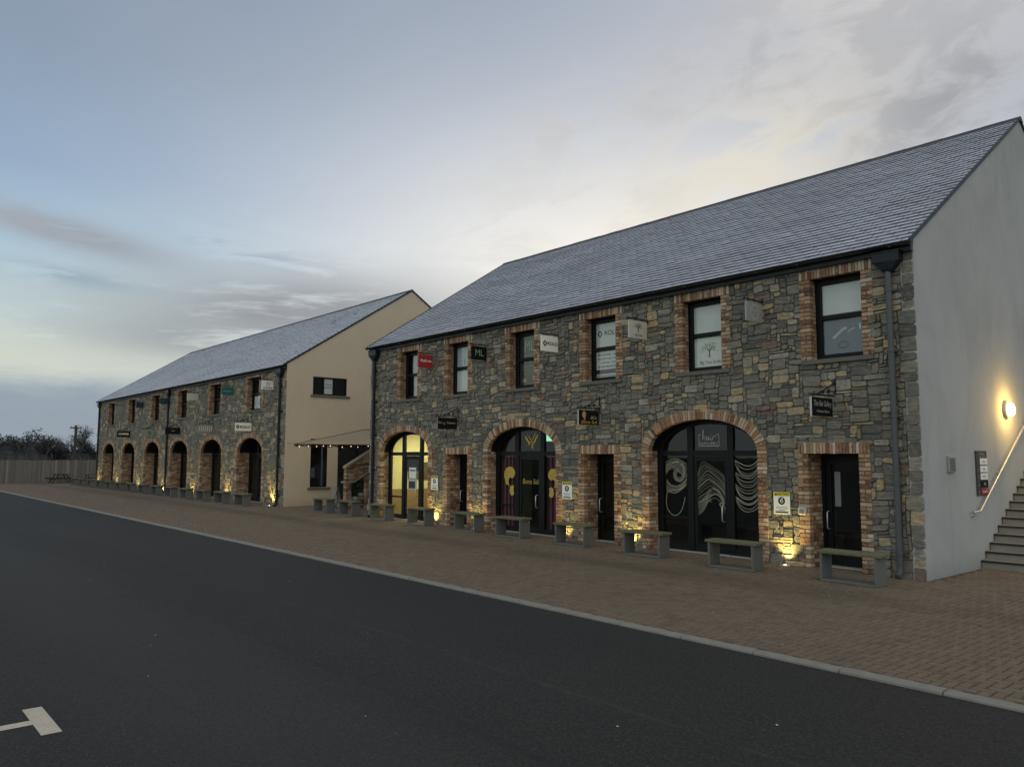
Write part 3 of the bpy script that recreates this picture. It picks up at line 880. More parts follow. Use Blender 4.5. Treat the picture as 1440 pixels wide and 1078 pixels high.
def on_window(win, quads, name='window_film', y=.262):
    b = MB(); mats = []
    def mi(m):
        if m not in mats: mats.append(m)
        return mats.index(m)
    for fn in quads: fn(b, mi, plan_xz(y), plan_xz(y - .004))
    return b.build(name, mats, win, (0, 0, 0))
def rect(x0, x1, z0, z1, m): return lambda b, mi, p, q: b.flat([(x0, z0), (x1, z0), (x1, z1), (x0, z1)], p, mi(m))
def rect2(x0, x1, z0, z1, m): return lambda b, mi, p, q: b.flat([(x0, z0), (x1, z0), (x1, z1), (x0, z1)], q, mi(m))
def txt(s, size, x, z, m, **k): return lambda b, mi, p, q: b.text(s, size, (x, z), q, mi(m), **k)
def diamond(x, z, r, m, hole, front=True):
    def f(b, mi, p, q):
        P = q if front else p
        for k in range(4):
            a0, a1 = math.pi / 2 * k, math.pi / 2 * (k + 1)
            A, C = (math.cos(a0), math.sin(a0)), (math.cos(a1), math.sin(a1))
            b.flat([(x + A[0] * r * .9, z + A[1] * r), (x + C[0] * r * .9, z + C[1] * r), (x + C[0] * hole * .9, z + C[1] * hole), (x + A[0] * hole * .9, z + A[1] * hole)], P, mi(m))
    return f
def tree_logo(x, z, s, leaf, ink, n=110):
    def f(b, mi, p, q):
        rnd = random.Random(4)
        b.ribbon([(x - .01 * s, z - .5 * s), (x, z - .25 * s), (x + .01 * s, z)], .09 * s, q, mi(ink))
        for ang in (-1.1, -.5, .15, .6, 1.15):
            b.ribbon([(x, z - .15 * s), (x + .2 * s * math.sin(ang), z + .05 * s), (x + .45 * s * math.sin(ang), z + .28 * s * math.cos(ang) + .05 * s)], .035 * s, q, mi(ink))
        for _ in range(n):
            a, r = rnd.uniform(-.25, math.pi + .25), rnd.uniform(.22, .55) * s
            cx, cz, rr, t = x + r * 1.15 * math.cos(a), z + r * .95 * math.sin(a) - .02 * s, rnd.uniform(.022, .05) * s, rnd.uniform(0, 3)
            b.flat([(cx + rr * math.cos(t), cz + rr * math.sin(t)), (cx - .5 * rr * math.sin(t), cz + .5 * rr * math.cos(t)), (cx - rr * math.cos(t), cz - rr * math.sin(t)), (cx + .5 * rr * math.sin(t), cz - .5 * rr * math.cos(t))], p if False else q, mi(leaf))
    return f
up = (-.42, .42, 4.9, 5.5); lo_ = (-.42, .42, 4.1, 4.77)
on_window(wins[0], [rect(-.2, .42, 4.87, 5.5, C_CURT), rect(-.1, .42, 4.1, 4.77, C_CURT)], 'blind')
on_window(wins[1], [rect(-.42, .42, 4.87, 5.5, C_CURT), rect(-.42, .42, 4.1, 4.77, C_WHITE), rect2(-.03, -.005, 4.95, 5.12, C_INK)], 'blind')
on_window(wins[2], [rect(-.42, .42, 4.1, 5.5, C_DGREY), txt('ML', .42, .0, 5.2, C_PALEG, sx=.8), rect2(-.3, .4, 4.93, 4.96, C_GREEN)] +
          [rect2(-.3 + .04 * k, .38, 4.62 - .1 * k, 4.65 - .1 * k, C_GREEN) for k in range(3)] + [rect2(-.28, -.12, 4.2, 4.3, C_TAN), rect2(.15, .25, 4.25, 4.36, C_LGREY), rect2(-.3, .36, 4.13, 4.15, C_GREEN)], 'window_film')
on_window(wins[3], [rect(-.42, .42, 4.87, 5.5, C_WHITE), rect(-.42, .42, 4.1, 4.77, C_WHITE), diamond(-.27, 5.23, .1, C_NAVYP, .05), txt('ROLO', .17, .13, 5.23, C_NAVYP, bold=.02, fit=.5)] +
          [txt(s, .062, .02, z, C_NAVYP, bold=.02, fit=w) for s, z, w in (('MORTGAGES  LOANS', 4.68, .74), ('PROTECTION  HOME', 4.58, .74), ('LANDLORD  COVER', 4.48, .56), ('INSURANCE', 4.38, .7))] +
          [rect2(-.4, .4, 4.2, 4.31, C_NAVYP), rect2(-.38, .36, 4.14, 4.16, C_NAVYP)], 'window_poster')
on_window(wins[4], [rect(-.42, .42, 4.87, 5.5, C_WHITE), rect(-.42, .42, 4.1, 4.77, C_WHITE), tree_logo(-.0, 4.5, .36, C_LEAF, C_INK), txt('Big Tree Studio', .1, .02, 4.215, C_INK, shear=.3, fit=.56)], 'window_poster')
on_window(wins[5], [rect(-.42, .42, 4.9, 5.5, C_WHITE), rect(-.42, .42, 4.1, 4.79, C_BLUE)] + [rect2(.32, .35, 4.55, 4.66, C_WHITE)], 'blind')
b_ring = [(.0 + .1 * math.cos(a), 4.28 + .06 * math.sin(a)) for a in [k * math.pi / 8 for k in range(17)]]
def ringdecal(b, mi, p, q): b.ribbon(b_ring, .03, q, mi(C_DGREY), 2)
def stroke(pts, w, m): return lambda b, mi, p, q: b.ribbon(pts, w, q, mi(m))
on_window(wins[5], [ringdecal, stroke([(-.2, 4.42), (-.1, 4.5), (0, 4.58), (.08, 4.6)], .05, C_LGREY), stroke([(.1, 4.52), (.18, 4.57), (.24, 4.58)], .025, C_LGREY)], 'window_film', .255)
for k, fw in enumerate(fwins):
    if k == 5: on_window(fw, [rect(.0, .16, 4.9, 5.55, C_CURT), rect(.26, .64, 4.9, 5.55, C_WHITE), rect(-.6, .64, 4.27, 4.85, C_WHITE), stroke([(.1, 4.75), (.0, 4.6), (.0, 4.48), (.1, 4.35)], .08, C_BLUE)], 'window_poster')
    elif k == 4: on_window(fw, [rect(.0, .64, 4.9, 5.55, C_CURT), rect(-.3, .5, 4.27, 4.85, C_TEAL), rect(.5, .64, 4.27, 4.85, C_CURT)], 'window_film')
    else: on_window(fw, [rect(-.2 + .1 * (k % 2), .64, 4.27, 4.6 + .2 * (k % 3), C_DGREY)], 'blind')

# shopfront decals (coordinates relative to each arch centre), just in front of the glass
def decal(fr, fns, name='window_decal', y=.314): return on_window(fr, fns, name, y)
# the hair salon's etched waves
fns = []; rw = random.Random(11)
def jit(pts, a=.012): return [(x + rw.uniform(-a, a), z + rw.uniform(-a, a)) for x, z in pts]
def clipx(pts, x0, x1): return [(min(max(x, x0), x1), z) for x, z in pts]
for k in range(13):     # door glass: strands sweep up from the left, crest and fall to the right, spreading as they go
    f = k / 12; z = 2.0 - .78 * f + rw.uniform(-.015, .015); pk = -.16 + .3 * f + rw.uniform(-.03, .03)
    pts = [(-.31, z - .26 + .06 * f), (-.31 + (pk + .31) * .5, z - .1), (pk + .02, z), (pk + .17, z - .07 - .02 * f), (.33, z - .24 + .04 * f), (.405, z - .36 + .05 * f)]
    pts = [(x, min(zz, 2.01)) for x, zz in jit(clipx(pts, -.31, .405), .008)]
    fns.append(stroke(pts, rw.choice((.004, .006, .008, .012)), C_ETCH))
for k in range(7):
    z = 1.24 - .04 * k
    fns.append(stroke(jit([(-.31, z - .16), (-.22, z - .12), (-.12, z - .0), (-.03, z + .14), (.05, z + .2 - .012 * k)], .006), rw.choice((.004, .007)), C_ETCH))
fns.append(stroke([(.08, 1.44), (.24, 1.37), (.35, 1.2), (.36, 1.08), (.3, 1.03), (.26, 1.09), (.31, 1.12)], .011, C_ETCH))
cx0, cz0 = -.86, 1.74   # left light: a curl of hair
for k in range(4):
    fns.append(stroke(jit([(cx0 + (.03 + .017 * t * (1 + .14 * k)) * math.cos(t * .6 + 1.1 * k), cz0 + (.03 + .02 * t * (1 + .16 * k)) * math.sin(t * .6 + 1.1 * k)) for t in range(0, 13 - k)], .005), rw.choice((.005, .008, .01)), C_ETCH))
for k in range(8): fns.append(stroke(jit([(-1.2, 1.98 - .04 * k), (-1.07, 2.04 - .03 * k), (-.9, 2.07 - .035 * k), (-.74, 2.02 - .045 * k), (-.6, 1.95 - .05 * k)], .007), rw.choice((.004, .006, .009)), C_ETCH))
fns.append(stroke([(-1.16, 1.34), (-1.2, 1.1), (-1.16, .92), (-1.04, .8), (-.9, .79), (-.76, .92), (-.66, 1.2)], .009, C_ETCH))
fns.append(stroke([(-1.15, 1.3), (-1.0, 1.36), (-.8, 1.38), (-.62, 1.47)], .01, C_ETCH))
for k in range(7): fns.append(stroke(jit([(-1.18, 1.6 - .035 * k), (-1.06, 1.48 - .03 * k), (-.9, 1.45 - .025 * k), (-.76, 1.5 - .02 * k), (-.62, 1.62 - .025 * k)], .007), rw.choice((.004, .006, .009)), C_ETCH))
for k in range(16):     # right light: strands fan from the left and hang in swags
    z = 2.03 - .062 * k + rw.uniform(-.015, .015); q = rw.uniform(.8, 1.2)
    fns.append(stroke(jit([(.67, z + .035 * (k % 4)), (.78, z - .07 * q), (.92, z - .13 * q), (1.06, z - .12 * q), (1.17, z - .05 * q), (1.25, z + .04 * q)], .007), rw.choice((.005, .007, .009, .012)), C_ETCH))
decal(fronts[2], fns)
fns = [rect2(x0, x1, z0, z1, C_SILV) for x0, x1, z0, z1 in ((-.26, .28, 2.35, 2.362), (-.26, -.248, 2.36, 2.61), (.268, .28, 2.36, 2.61), (-.26, -.2, 2.6, 2.612), (.2, .28, 2.6, 2.612))]
fns += [txt('GALLERY', .085, .01, 2.41, C_SILV, fit=.48)]
H = [[(-.16, 2.49), (-.14, 2.6), (-.13, 2.7), (-.15, 2.68), (-.15, 2.5), (-.12, 2.57), (-.09, 2.56), (-.09, 2.5), (-.06, 2.5)],
     [(.0, 2.55), (-.04, 2.56), (-.05, 2.51), (-.02, 2.49), (.01, 2.55), (.01, 2.49), (.04, 2.51)], [(.06, 2.56), (.06, 2.49), (.09, 2.5)], [(.1, 2.49), (.12, 2.57), (.12, 2.49), (.13, 2.56), (.17, 2.57), (.19, 2.54)]]
fns += [stroke(h, .013, C_SILV) for h in H] + [stroke([(.062, 2.6), (.068, 2.61)], .014, C_SILV)]
decal(fronts[2], fns)
# the striped curtain, gold silhouettes, crossed comb and razor
cur = MB(); mats = [C_PLUM, C_PINK]
for xa, xb in ((-1.25, -.57), (.66, 1.25)):
    x = xa; k = 0
    while x < xb:
        w = .052; cur.add([(x, .39, .06), (x + w / 2, .43, .06), (x + w, .39, .06), (x, .39, 2.16), (x + w / 2, .43, 2.16), (x + w, .39, 2.16)], [(0, 1, 4, 3), (1, 2, 5, 4)], 1 if k % 3 == 2 else 0); x += w; k += 1
cur.build('curtain', mats, fronts[1], (0, 0, 0))
def head(x, s, m=1):
    def f(b, mi, p, q):
        P = [(-.24, .45), (-.3, .62), (-.29, .78), (-.2, .9), (-.06, .96), (.1, .95), (.22, .87), (.27, .74), (.22, .62), (.12, .56), (.02, .6), (-.06, .55), (-.08, .44), (-.04, .36), (-.02, .3), (-.14, .36), (-.2, .33)]
        b.flat([(x + m * a * s, 1.02 + c * s) for a, c in P], q, mi(C_GOLD))
        P = [(-.05, .3), (.08, .34), (.15, .3), (.13, .18), (.16, .05), (.08, -.02), (-.02, .0), (-.08, .12)]
        b.flat([(x + m * (a + .06) * s, 1.02 + c * s) for a, c in P], q, mi(C_GOLD))
        b.ribbon([(x + m * a * s, 1.02 + c * s) for a, c in [(-.2, .7), (-.08, .8), (.08, .78), (.16, .68)]], .02, lambda u, v: (u, .305, v), mi(C_TAN))
        b.ribbon([(x + m * a * s, 1.02 + c * s) for a, c in [(-.22, .6), (-.12, .66), (.0, .68), (.1, .64)]], .016, lambda u, v: (u, .305, v), mi(C_TAN))
    return f
decal(fronts[1], [head(-.82, .84)], 'gold_head_decal'); decal(fronts[1], [head(.98, .8, -1)], 'gold_head_decal'); decal(fronts[1], [txt('Bona Sol', .2, .06, 1.42, C_GOLD, shear=.1, fit=.66)], 'door_lettering')
fns = [stroke([(-.17, 2.68), (.02, 2.47)], .06, C_GOLD), stroke([(.36, 2.72), (.22, 2.52), (.1, 2.4)], .055, C_GOLD), stroke([(-.02, 2.42), (.12, 2.56), (.27, 2.75)], .028, C_GOLD), stroke([(-.06, 2.72), (.1, 2.55), (.2, 2.44)], .03, C_GOLD),
       stroke([(.1, 2.4), (.17, 2.34)], .05, C_GOLD), stroke([(-.08, 2.44), (-.12, 2.4)], .015, C_GOLD)]
fns += [stroke([(.26 + .03 * math.cos(t), 2.77 + .03 * math.sin(t)) for t in [k * .8 for k in range(9)]], .012, C_GOLD)]
decal(fronts[1], fns)
# lit shop: notice, dark header on the door, framed card
decal(fronts[0], [rect(-.31, .41, 1.62, 2.02, C_DGREY), rect2(-.17, .25, 1.38, 1.74, C_WHITE), rect2(-.13, .2, 1.62, 1.66, C_LGREY), rect2(-.22, .3, 1.0, 1.36, C_LGREY), lambda b, mi, p, q: b.flat([(-.18, 1.05), (.2, 1.05), (.2, 1.28), (-.18, 1.28)], plan_xz(.306), mi(C_DGREY)),
                  txt('. . . .', .12, .08, 1.86, C_SILV)], 'door_overlay')
on_window(doors[2], [rect(-.25, -.13, 1.16, 1.83, C_GREYP)], 'door_overlay', .5)  # plain grey upright strip laid over the right-hand door's glass

# ------------------------------------------------------------------ the lit shop behind the left arch
b = MB()
C_CREAM = plain('cream_wall', (.62, .58, .37), .85, 0, .1, 1.5); C_WOODF = plain('shop_floor', (.2, .14, .09), .6, 0, .2, 4)
X0, X1, Y0, Y1 = -20.55, -16.95, .5, 4.2
b.quad((X0, Y0, 0.004), (X1, Y0, .004), (X1, Y1, .004), (X0, Y1, .004), 1)
for q in (((X0, Y0, 0), (X0, Y1, 0), (X0, Y1, 3.05), (X0, Y0, 3.05)), ((X1, Y0, 0), (X1, Y1, 0), (X1, Y1, 3.05), (X1, Y0, 3.05)), ((X0, Y1, 0), (X1, Y1, 0), (X1, Y1, 3.05), (X0, Y1, 3.05)), ((X0, Y0, 3.05), (X1, Y0, 3.05), (X1, Y1, 3.05), (X0, Y1, 3.05))):
    b.quad(*q)
b.box(-19.2, -19.1, 2.2, Y1, 0, 3.04); b.box(-18.6, -17.6, Y1 - .06, Y1 - .002, 0, 2.05, 2); b.box(X0 + .01, X1 - .01, Y1 - .05, Y1 - .004, 2.5, 2.56, 2)
for q in ((X0 + .012, X0 + .03, Y0, Y1 - .01), (X1 - .03, X1 - .012, Y0, Y1 - .01)): b.box(q[0], q[1], q[2], q[3], .0, .95, 2)
b.box(X0 + .04, X1 - .04, Y1 - .03, Y1 - .011, .0, .95, 2)
for z in (1.25, 1.62): b.box(-20.4, -19.25, Y1 - .3, Y1 - .04, z, z + .03, 2)
for k in range(14):
    xx = -20.35 + .075 * k; hh = U(.1, .24); b.box(xx, xx + .05, Y1 - .22, Y1 - .12, 1.281, 1.281 + hh, 3 + k % 2)
b.box(X0 + .035, X0 + .06, 1.4, 2.4, 1.3, 1.9, 3); b.box(-19.095, -19.07, 2.5, 3.6, 1.2, 1.9, 4)
b.box(-18.25, -17.95, Y1 - .09, Y1 - .062, 1.3, 1.7, 4)
b.build('shop_room', [C_CREAM, C_WOODF, plain('shop_door_brown', (.25, .18, .1), .6), plain('shelf_goods_dark', (.08, .07, .06), .6), plain('shelf_goods_pale', (.6, .58, .5), .6)], near)
b = MB()
for x, y in ((-18.2, 1.3), (-19.2, 1.3), (-18.3, 2.7)): b.lathe([(.0, 0), (.11, 0), (.11, .02), (.0, .02)], 16, Matrix.Translation((x, y, 3.025)))
b.build('ceiling_light', emit('warm_downlight', (1, .86, .5), 25), near)
b = MB(); b.box(-19.4, -18.2, 1.5, 2.0, .02, .95, 0, ch=.01); b.box(-19.45, -18.15, 1.45, 2.05, .95, 1.0, 1, ch=.01); b.box(-19.3, -18.95, 1.6, 1.85, 1.0, 1.3, 2, ch=.02)
b.build('shop_counter', [plain('counter_front', (.06, .055, .05), .6), plain('counter_top', (.4, .33, .2), .5), C_INK], label='dark shop counter with pale top inside the lit left arch', cat='counter')
def lamp(name, kind, loc, energy, col, size=.1, rot=None, parent=None, **k):
    d = bpy.data.lights.new(name, kind); d.energy = energy; d.color = col
    if kind in ('POINT', 'SPOT'): d.shadow_soft_size = size
    if kind == 'AREA': d.size = size
    for a, v in k.items(): setattr(d, a, v)
    o = bpy.data.objects.new(name, d); COL.objects.link(o); o.location = loc
    if rot: o.rotation_euler = rot
    if parent is not None: o.parent = parent
    return o
lamp('shop_light', 'AREA', (-18.7, 2.0, 3.0), 165, (1, .9, .46), 1.6)
# green-white exit light inside the middle arch
b = MB(); b.box(-12.42, -11.92, .62, .67, 2.52, 2.84, 0, ch=.01); b.box(-12.4, -11.94, .612, .619, 2.54, 2.82, 1)
b.build('exit_light', [C_LGREY, emit('mint_light', (.4, 1, .62), 1.1)], label='small glowing green exit light behind the top right pane of the middle arch', cat='exit light')

# ------------------------------------------------------------------ hanging signs
def sign(x, z0, z1, ya, yb, label, face, fns=(), ornate=False, edge=None, bracket=True, name='hanging_sign', group=None):
    e = empty(name, (x, 0, z1), label, 'sign', group or 'hanging signs on the stone fronts')
    b = MB(); mats = [face]
    if edge is not None: mats.append(edge)
    def mi(m):
        if m not in mats: mats.append(m)
        return mats.index(m)
    h = z1 - z0; w = yb - ya; t = .02
    zt = 0
    # board, slightly rounded edges
    b.box(-t, t, ya, yb, -h, 0, 1 if edge is not None else 0, ch=.004)
    if edge is not None:
        b.box(-t + .002, t + .002, ya + .004, yb - .004, -h + .004, -.004, 0)
    pl = lambda u, v: (t + .006, ya + w / 2 + u, -h / 2 + v)
    for f in fns: f(b, mi, lambda u, v: (t + .004, ya + w / 2 + u, -h / 2 + v), pl)
    b.build('sign_board', mats, e, (0, 0, 0))
    k = MB(); zb = .05
    k.box(-.012, .012, ya - .06, -.0, zb - .012, zb + .012); k.box(-.02, .02, -.03, .0, -.06 if ornate else -.03, .32 if ornate else .12)
    for y in (ya + .08, yb - .08):
        k.tube([(0, y, 0), (0, y, zb)], .008, 6)
    if ornate:
        k.tube([(0, -.02, .32), (0, -.12, .26), (0, ya * .45, .15), (0, ya * .72, zb + .01)], .015, 6)
        for cy, cz, r in ((ya * .28, .12, .055), (ya * .5, .1, .04)):
            k.tube([(0, cy + r * (1 - q / 22) * math.cos(q * .55), cz + r * (1 - q / 22) * math.sin(q * .55)) for q in range(18)], .011, 6)
        k.tube([(0, ya * .85, zb), (0, ya * .85, zb + .06)], .014, 6); k.tube([(0, -.015, .3), (0, -.015, .37)], .016, 6)
        k.tube([(0, -.03, -.05), (0, -.05, -.11), (0, .0, -.14)], .012, 6)
    k.build('bracket', M_IRON, e, (0, 0, 0))
    return e
def st(s, size, u, v, m, **k): return lambda b, mi, p, q: b.text(s, size, (u, v), q, mi(m), **k)
def sr(u0, u1, v0, v1, m): return lambda b, mi, p, q: b.flat([(u0, v0), (u1, v0), (u1, v1), (u0, v1)], p, mi(m))
def sdia(u, v, r, m, hole): return diamond(u, v, r, m, hole)
def circ(u, v, r, w, m):
    return lambda b, mi, p, q: b.ribbon([(u + r * math.cos(k * math.pi / 12), v + r * math.sin(k * math.pi / 12)) for k in range(25)], w, q, mi(m), 0)
sign(-3.70, 2.86, 3.22, -.93, -.16, 'black hanging sign of the hair gallery with silver script, above the right hand door', C_INK, [st('The Hair Gallery', .15, 0, .06, C_SILV, shear=.35, fit=.64), st('Unisex Salon', .07, .02, -.08, C_SILV, fit=.46)], True, C_LGREY)
sign(-5.20, 4.86, 5.26, -.63, -.05, 'pale blank-looking sign with faint round emblem, between the two rightmost upper windows', plain('faded_grey_sign', (.3, .31, .32), .7), [circ(0, 0, .15, .02, C_LGREY), circ(0, 0, .12, .008, C_LGREY), st('HOUSE', .06, 0, .03, C_LGREY), st('of beauty', .05, 0, -.05, C_LGREY)])
sign(-8.23, 4.85, 5.26, -.71, -.07, 'white hanging sign with small dark tree emblem, beside the window with white poster', C_LGREY, [tree_logo(0, .06, .24, C_GREYP, C_INK, 60), st('Big Tree', .07, 0, -.13, C_INK, shear=.3)])
def goldhead(b, mi, p, q):
    b.flat([(-.17 + .07 * math.cos(a), .07 + .085 * math.sin(a)) for a in [k * .6 for k in range(10)]], q, mi(C_TAN)); b.flat([(-.19, -.01), (-.12, .0), (-.14, -.1)], q, mi(C_TAN))
sign(-9.80, 2.88, 3.25, -.78, -.07, 'black hanging sign with gold head and script, above the middle plain door', C_INK, [goldhead, st('Bona Sol', .12, 0, -.11, C_GOLD, shear=.2, fit=.56), st('&Co', .11, .16, .0, C_SILV, shear=.3)], True, C_LGREY)
sign(-11.26, 4.85, 5.26, -.65, -.05, 'white ROLO sign with black diamond on the nearer building', C_WHITE, [sdia(-.18, .0, .085, C_INK, .042), st('ROLO', .12, .09, .0, C_INK, bold=.02, fit=.36)])
sign(-14.21, 4.9, 5.29, -.66, -.10, 'black hanging sign lettered ML in green', C_INK, [st('ML', .27, .0, .0, C_PALEG, sx=.95)])
sign(-16.98, 4.9, 5.31, -.62, -.08, 'red hanging sign with white script', C_RED, [st('Kush me', .13, .0, .02, C_WHITE, shear=.25, bold=.015, fit=.42)])
sign(-15.64, 2.92, 3.27, -.81, -.09, 'black hanging sign with small white lettering, above the left plain door', C_INK, [st('Treatments', .09, .13, .02, C_SILV, fit=.32), st('Skin', .085, -.26, .02, C_SILV), st('&', .09, -.12, -.005, C_SILV)], True, C_GREYP)
GA = 'hanging signs on the farther building'
sign(-52.30, 4.97, 5.36, -.56, -.02, 'faded grey sign at far left, uppermost row of the farther building', C_GREYP, group=GA)
sign(-48.05, 5.03, 5.38, -.44, -.02, 'small dark blue sign beside the second upper window from the far end', C_NAVYP, group=GA)
sign(-43.15, 5.03, 5.35, -.52, -.02, 'navy sign against the middle downpipe of the farther building', C_NAVYP, [sr(-.2, .2, -.01, .02, C_TEAL)], group=GA)
sign(-38.40, 5.0, 5.35, -.6, -.02, 'blank white sign, fourth along the upper row of the farther building', C_LGREY, group=GA)
sign(-33.63, 5.0, 5.38, -.6, -.02, 'teal green sign on the upper row of the farther building', C_TEAL, [sr(-.22, .2, -.03, .0, C_PALEG)], group=GA)
sign(-29.10, 4.98, 5.36, -.56, -.02, 'white sign with grey ring logo nearest the beige gable', C_WHITE, [circ(0, .04, .07, .025, C_GREYP), sr(-.2, .2, -.14, -.1, C_GREYP)], group=GA)
sign(-50.58, 3.28, 3.66, -.81, -.04, 'black sign with white capitals over the first far arches', C_INK, [st('COPPER', .16, 0, 0, C_WHITE, bold=.03, fit=.62)], True, group=GA)
sign(-45.75, 3.25, 3.64, -.7, -.02, 'grey sign with green leaf mark over the third far arch', C_GREYP, [lambda b, mi, p, q: b.flat([(.1 + .1 * math.cos(k), .0 + .14 * math.sin(k)) for k in range(6)], q, mi(C_GREEN))], True, group=GA)
sign(-41.05, 3.28, 3.64, -.81, -.03, 'plain black sign over the fourth far arch', C_INK, [sr(-.06, .1, -.02, .02, C_GREYP)], True, group=GA)
sign(-36.16, 3.27, 3.64, -.78, -.03, 'pale grey vertically striped sign over the fifth far arch', C_GREYP, [sr(-.3 + .1 * k, -.26 + .1 * k, -.12, .12, C_LGREY) for k in range(7)], True, group=GA)
sign(-31.31, 3.23, 3.6, -.79, -.04, 'white ROLO sign over the arch nearest the beige gable', C_WHITE, [sdia(-.26, .0, .1, C_INK, .04), st('ROLO', .15, .08, -.01, C_INK, bold=.03, fit=.46)], True, group=GA)

# caution notices on the piers and other wall fittings
def caution(x, z, label):
    b = MB(); mats = [C_WHITE, C_YEL, C_INK]
    b.box(x - .18, x + .18, -.05, -.038, z - .22, z + .22, 0, ch=.002)
    q = plan_xz(-.0525); qq = plan_xz(-.0545)
    b.flat([(x - .178, z + .14), (x + .178, z + .14), (x + .178, z + .218), (x - .178, z + .218)], q, 1)
    b.text('CAUTION', .062, (x + .03, z + .178), qq, 2, bold=.02); b.flat([(x - .15, z + .155), (x - .1, z + .155), (x - .125, z + .2)], qq, 2)
    b.flat([(x + .075 * math.cos(k * .4), z + .045 + .075 * math.sin(k * .4)) for k in range(16)], q, 2)
    b.ribbon([(x + .03, z + .1), (x - .02, z + .06), (x - .01, z + .02), (x + .03, z + .03), (x + .015, z + .06)], .02, qq, 0); b.ribbon([(x - .0, z + .0), (x + .01, z + .03)], .03, qq, 0)
    for k, w in enumerate((.26, .26, .14)): b.flat([(x - w / 2, z - .08 - .03 * k), (x + w / 2, z - .08 - .03 * k), (x + w / 2, z - .073 - .03 * k), (x - w / 2, z - .073 - .03 * k)], q, 2)
    b.flat([(x - .14, z - .19), (x + .14, z - .19), (x + .14, z - .165), (x - .14, z - .165)], q, 2)
    b.build('caution_sign', mats, label=label, cat='sign', group='caution notices on the piers')
caution(-4.86, 1.2, 'yellow and white caution notice between the right arch and right door')
caution(-10.93, 1.25, 'yellow and white caution notice beside the middle plain door')
caution(-16.83, 1.29, 'yellow and white caution notice beside the lit left arch')
b = MB(); b.box(-4.5, -4.33, -.09, -.036, 1.0, 1.14, 0, ch=.012); b.box(-4.46, -4.37, -.094, -.0905, 1.03, 1.11, 1)
b.build('doorbell', [C_LGREY, C_GREYP], label='small pale intercom box on brick beside the right hand door', cat='intercom')

# ------------------------------------------------------------------ right gable: lamp, vent, directory board, stairs
XR = B1
Mx = Matrix.Translation((XR, 4.25, 3.12)) @ Matrix.Rotation(math.pi / 2, 4, 'Y')
e = empty('wall_lamp', (XR, 4.25, 3.12), 'lit round bulkhead lamp glowing yellow on the grey gable', 'lamp', world=True)
b = MB(); b.lathe([(0, 0), (.175, 0), (.175, .06), (.15, .07)], 24, Mx); b.build('lamp_body', C_LGREY, e)
b = MB(); b.lathe([(.148, .06), (.146, .11), (.125, .145), (.07, .165), (0.001, .17)], 24, Mx); b.build('lamp_shade', emit('bulkhead_glow', (1, .78, .3), 11), e, smooth=True)
lamp('wall_lamp_light', 'POINT', (XR + .3, 4.25, 3.12), 48, (1, .6, .14), .1)
b = MB()
b.box(XR, XR + .045, 1.03, 1.33, 1.84, 2.14, 0, ch=.008)
for k in range(7): b.prism([(1.06, 1.875 + .034 * k), (1.30, 1.875 + .034 * k), (1.30, 1.888 + .034 * k), (1.06, 1.888 + .034 * k)], 'x', XR + .046, XR + .055, 1)
b.build('wall_vent', [plain('vent_grey', (.3, .31, .31), .6), C_DGREY], label='small grey square vent on the grey gable', cat='vent')
e = empty('directory_board', (XR, 2.67, 1.4), 'tall dark directory board with white, black and red name plates on the grey gable', 'sign', world=True)
b = MB(); b.box(XR, XR + .03, 2.4, 2.95, 1.38, 2.25, 0, ch=.004)
pl = plan_yz(XR + .034)
b.text('Directory', .07, (2.68, 2.19), pl, 1); b.flat([(2.5, 2.13), (2.86, 2.13), (2.86, 2.137), (2.5, 2.137)], pl, 1)
for k, z in enumerate((2.0, 1.855, 1.71, 1.56, 1.42)): b.text('12345'[k], .08, (2.47, z + .02), pl, 1)
b.build('backboard', [C_DGREY, C_SILV], e)
for z, m, t in ((1.975, C_WHITE, 'Skin'), (1.83, C_WHITE, 'Hair'), (1.685, C_WHITE, 'ROLO'), (1.54, C_INK, 'ML'), (1.395, C_RED, 'Kush me')):
    b = MB(); b.box(XR + .03, XR + .042, 2.56, 2.93, z, z + .125, 0, ch=.003); b.text(t, .075, (2.745, z + .06), plan_yz(XR + .045), 1); b.build('name_plate', [m, C_WHITE if m in (C_INK, C_RED) else C_GREYP], e)
e = empty('staircase', (-1.45, 2.5, 0), 'outdoor concrete staircase with dark nosings climbing the grey gable', 'staircase', world=True)
b = MB(); sx0, sx1 = XR + .004, -.75
G_, RI = .247, .152
for k in range(20):
    y = 2.46 + G_ * k; z = RI * k
    b.box(sx0, sx1, y, y + G_ + .3, z - (.0 if k else .1), z + RI - .03, 0)
b.build('steps', M_STEP, e)
b = MB()
for k in range(20):
    y = 2.46 + G_ * k; z = RI * (k + 1)
    b.box(sx0 + .002, sx1 + .01, y - .03, y + G_ + .01, z - .032, z, 0, ch=.004)
    b.box(sx0 + .002, sx0 + .012, y - .002, y + .03, z - RI + .005, z - .035, 0)
for o in [b.build('treads', [M_NOSE], e)]: pass
b = MB()
for k in range(20):
    y = 2.46 + G_ * k; z = RI * (k + 1)
    b.box(sx0 + .005, sx1, y + .03, y + G_ - .005, z + .0005, z + .004, 0)
b.build('tread_tops', M_STEP, e)
b = MB()
xr = XR + .085
def rz(y): return 1.08 + (y - 2.3) * .618
b.tube([(xr, 2.0, 1.085), (xr, 2.24, 1.085), (xr, 2.32, rz(2.32)), (xr, 4.84, rz(4.84)), (xr, 7.4, rz(7.4)), (xr, 7.8, rz(7.4) + .03)], .022, 10)
for y in (2.1, 3.6, 5.2, 6.8):
    z = rz(y) if y > 2.3 else 1.085
    b.tube([(xr, y, z), (xr, y, z - .07), (XR, y, z - .08)], .009, 6)
    b.tube([(XR, y, z - .08), (XR + .012, y, z - .08)], .035, 10)
b.build('handrail', M_CHROME, e, smooth=True)

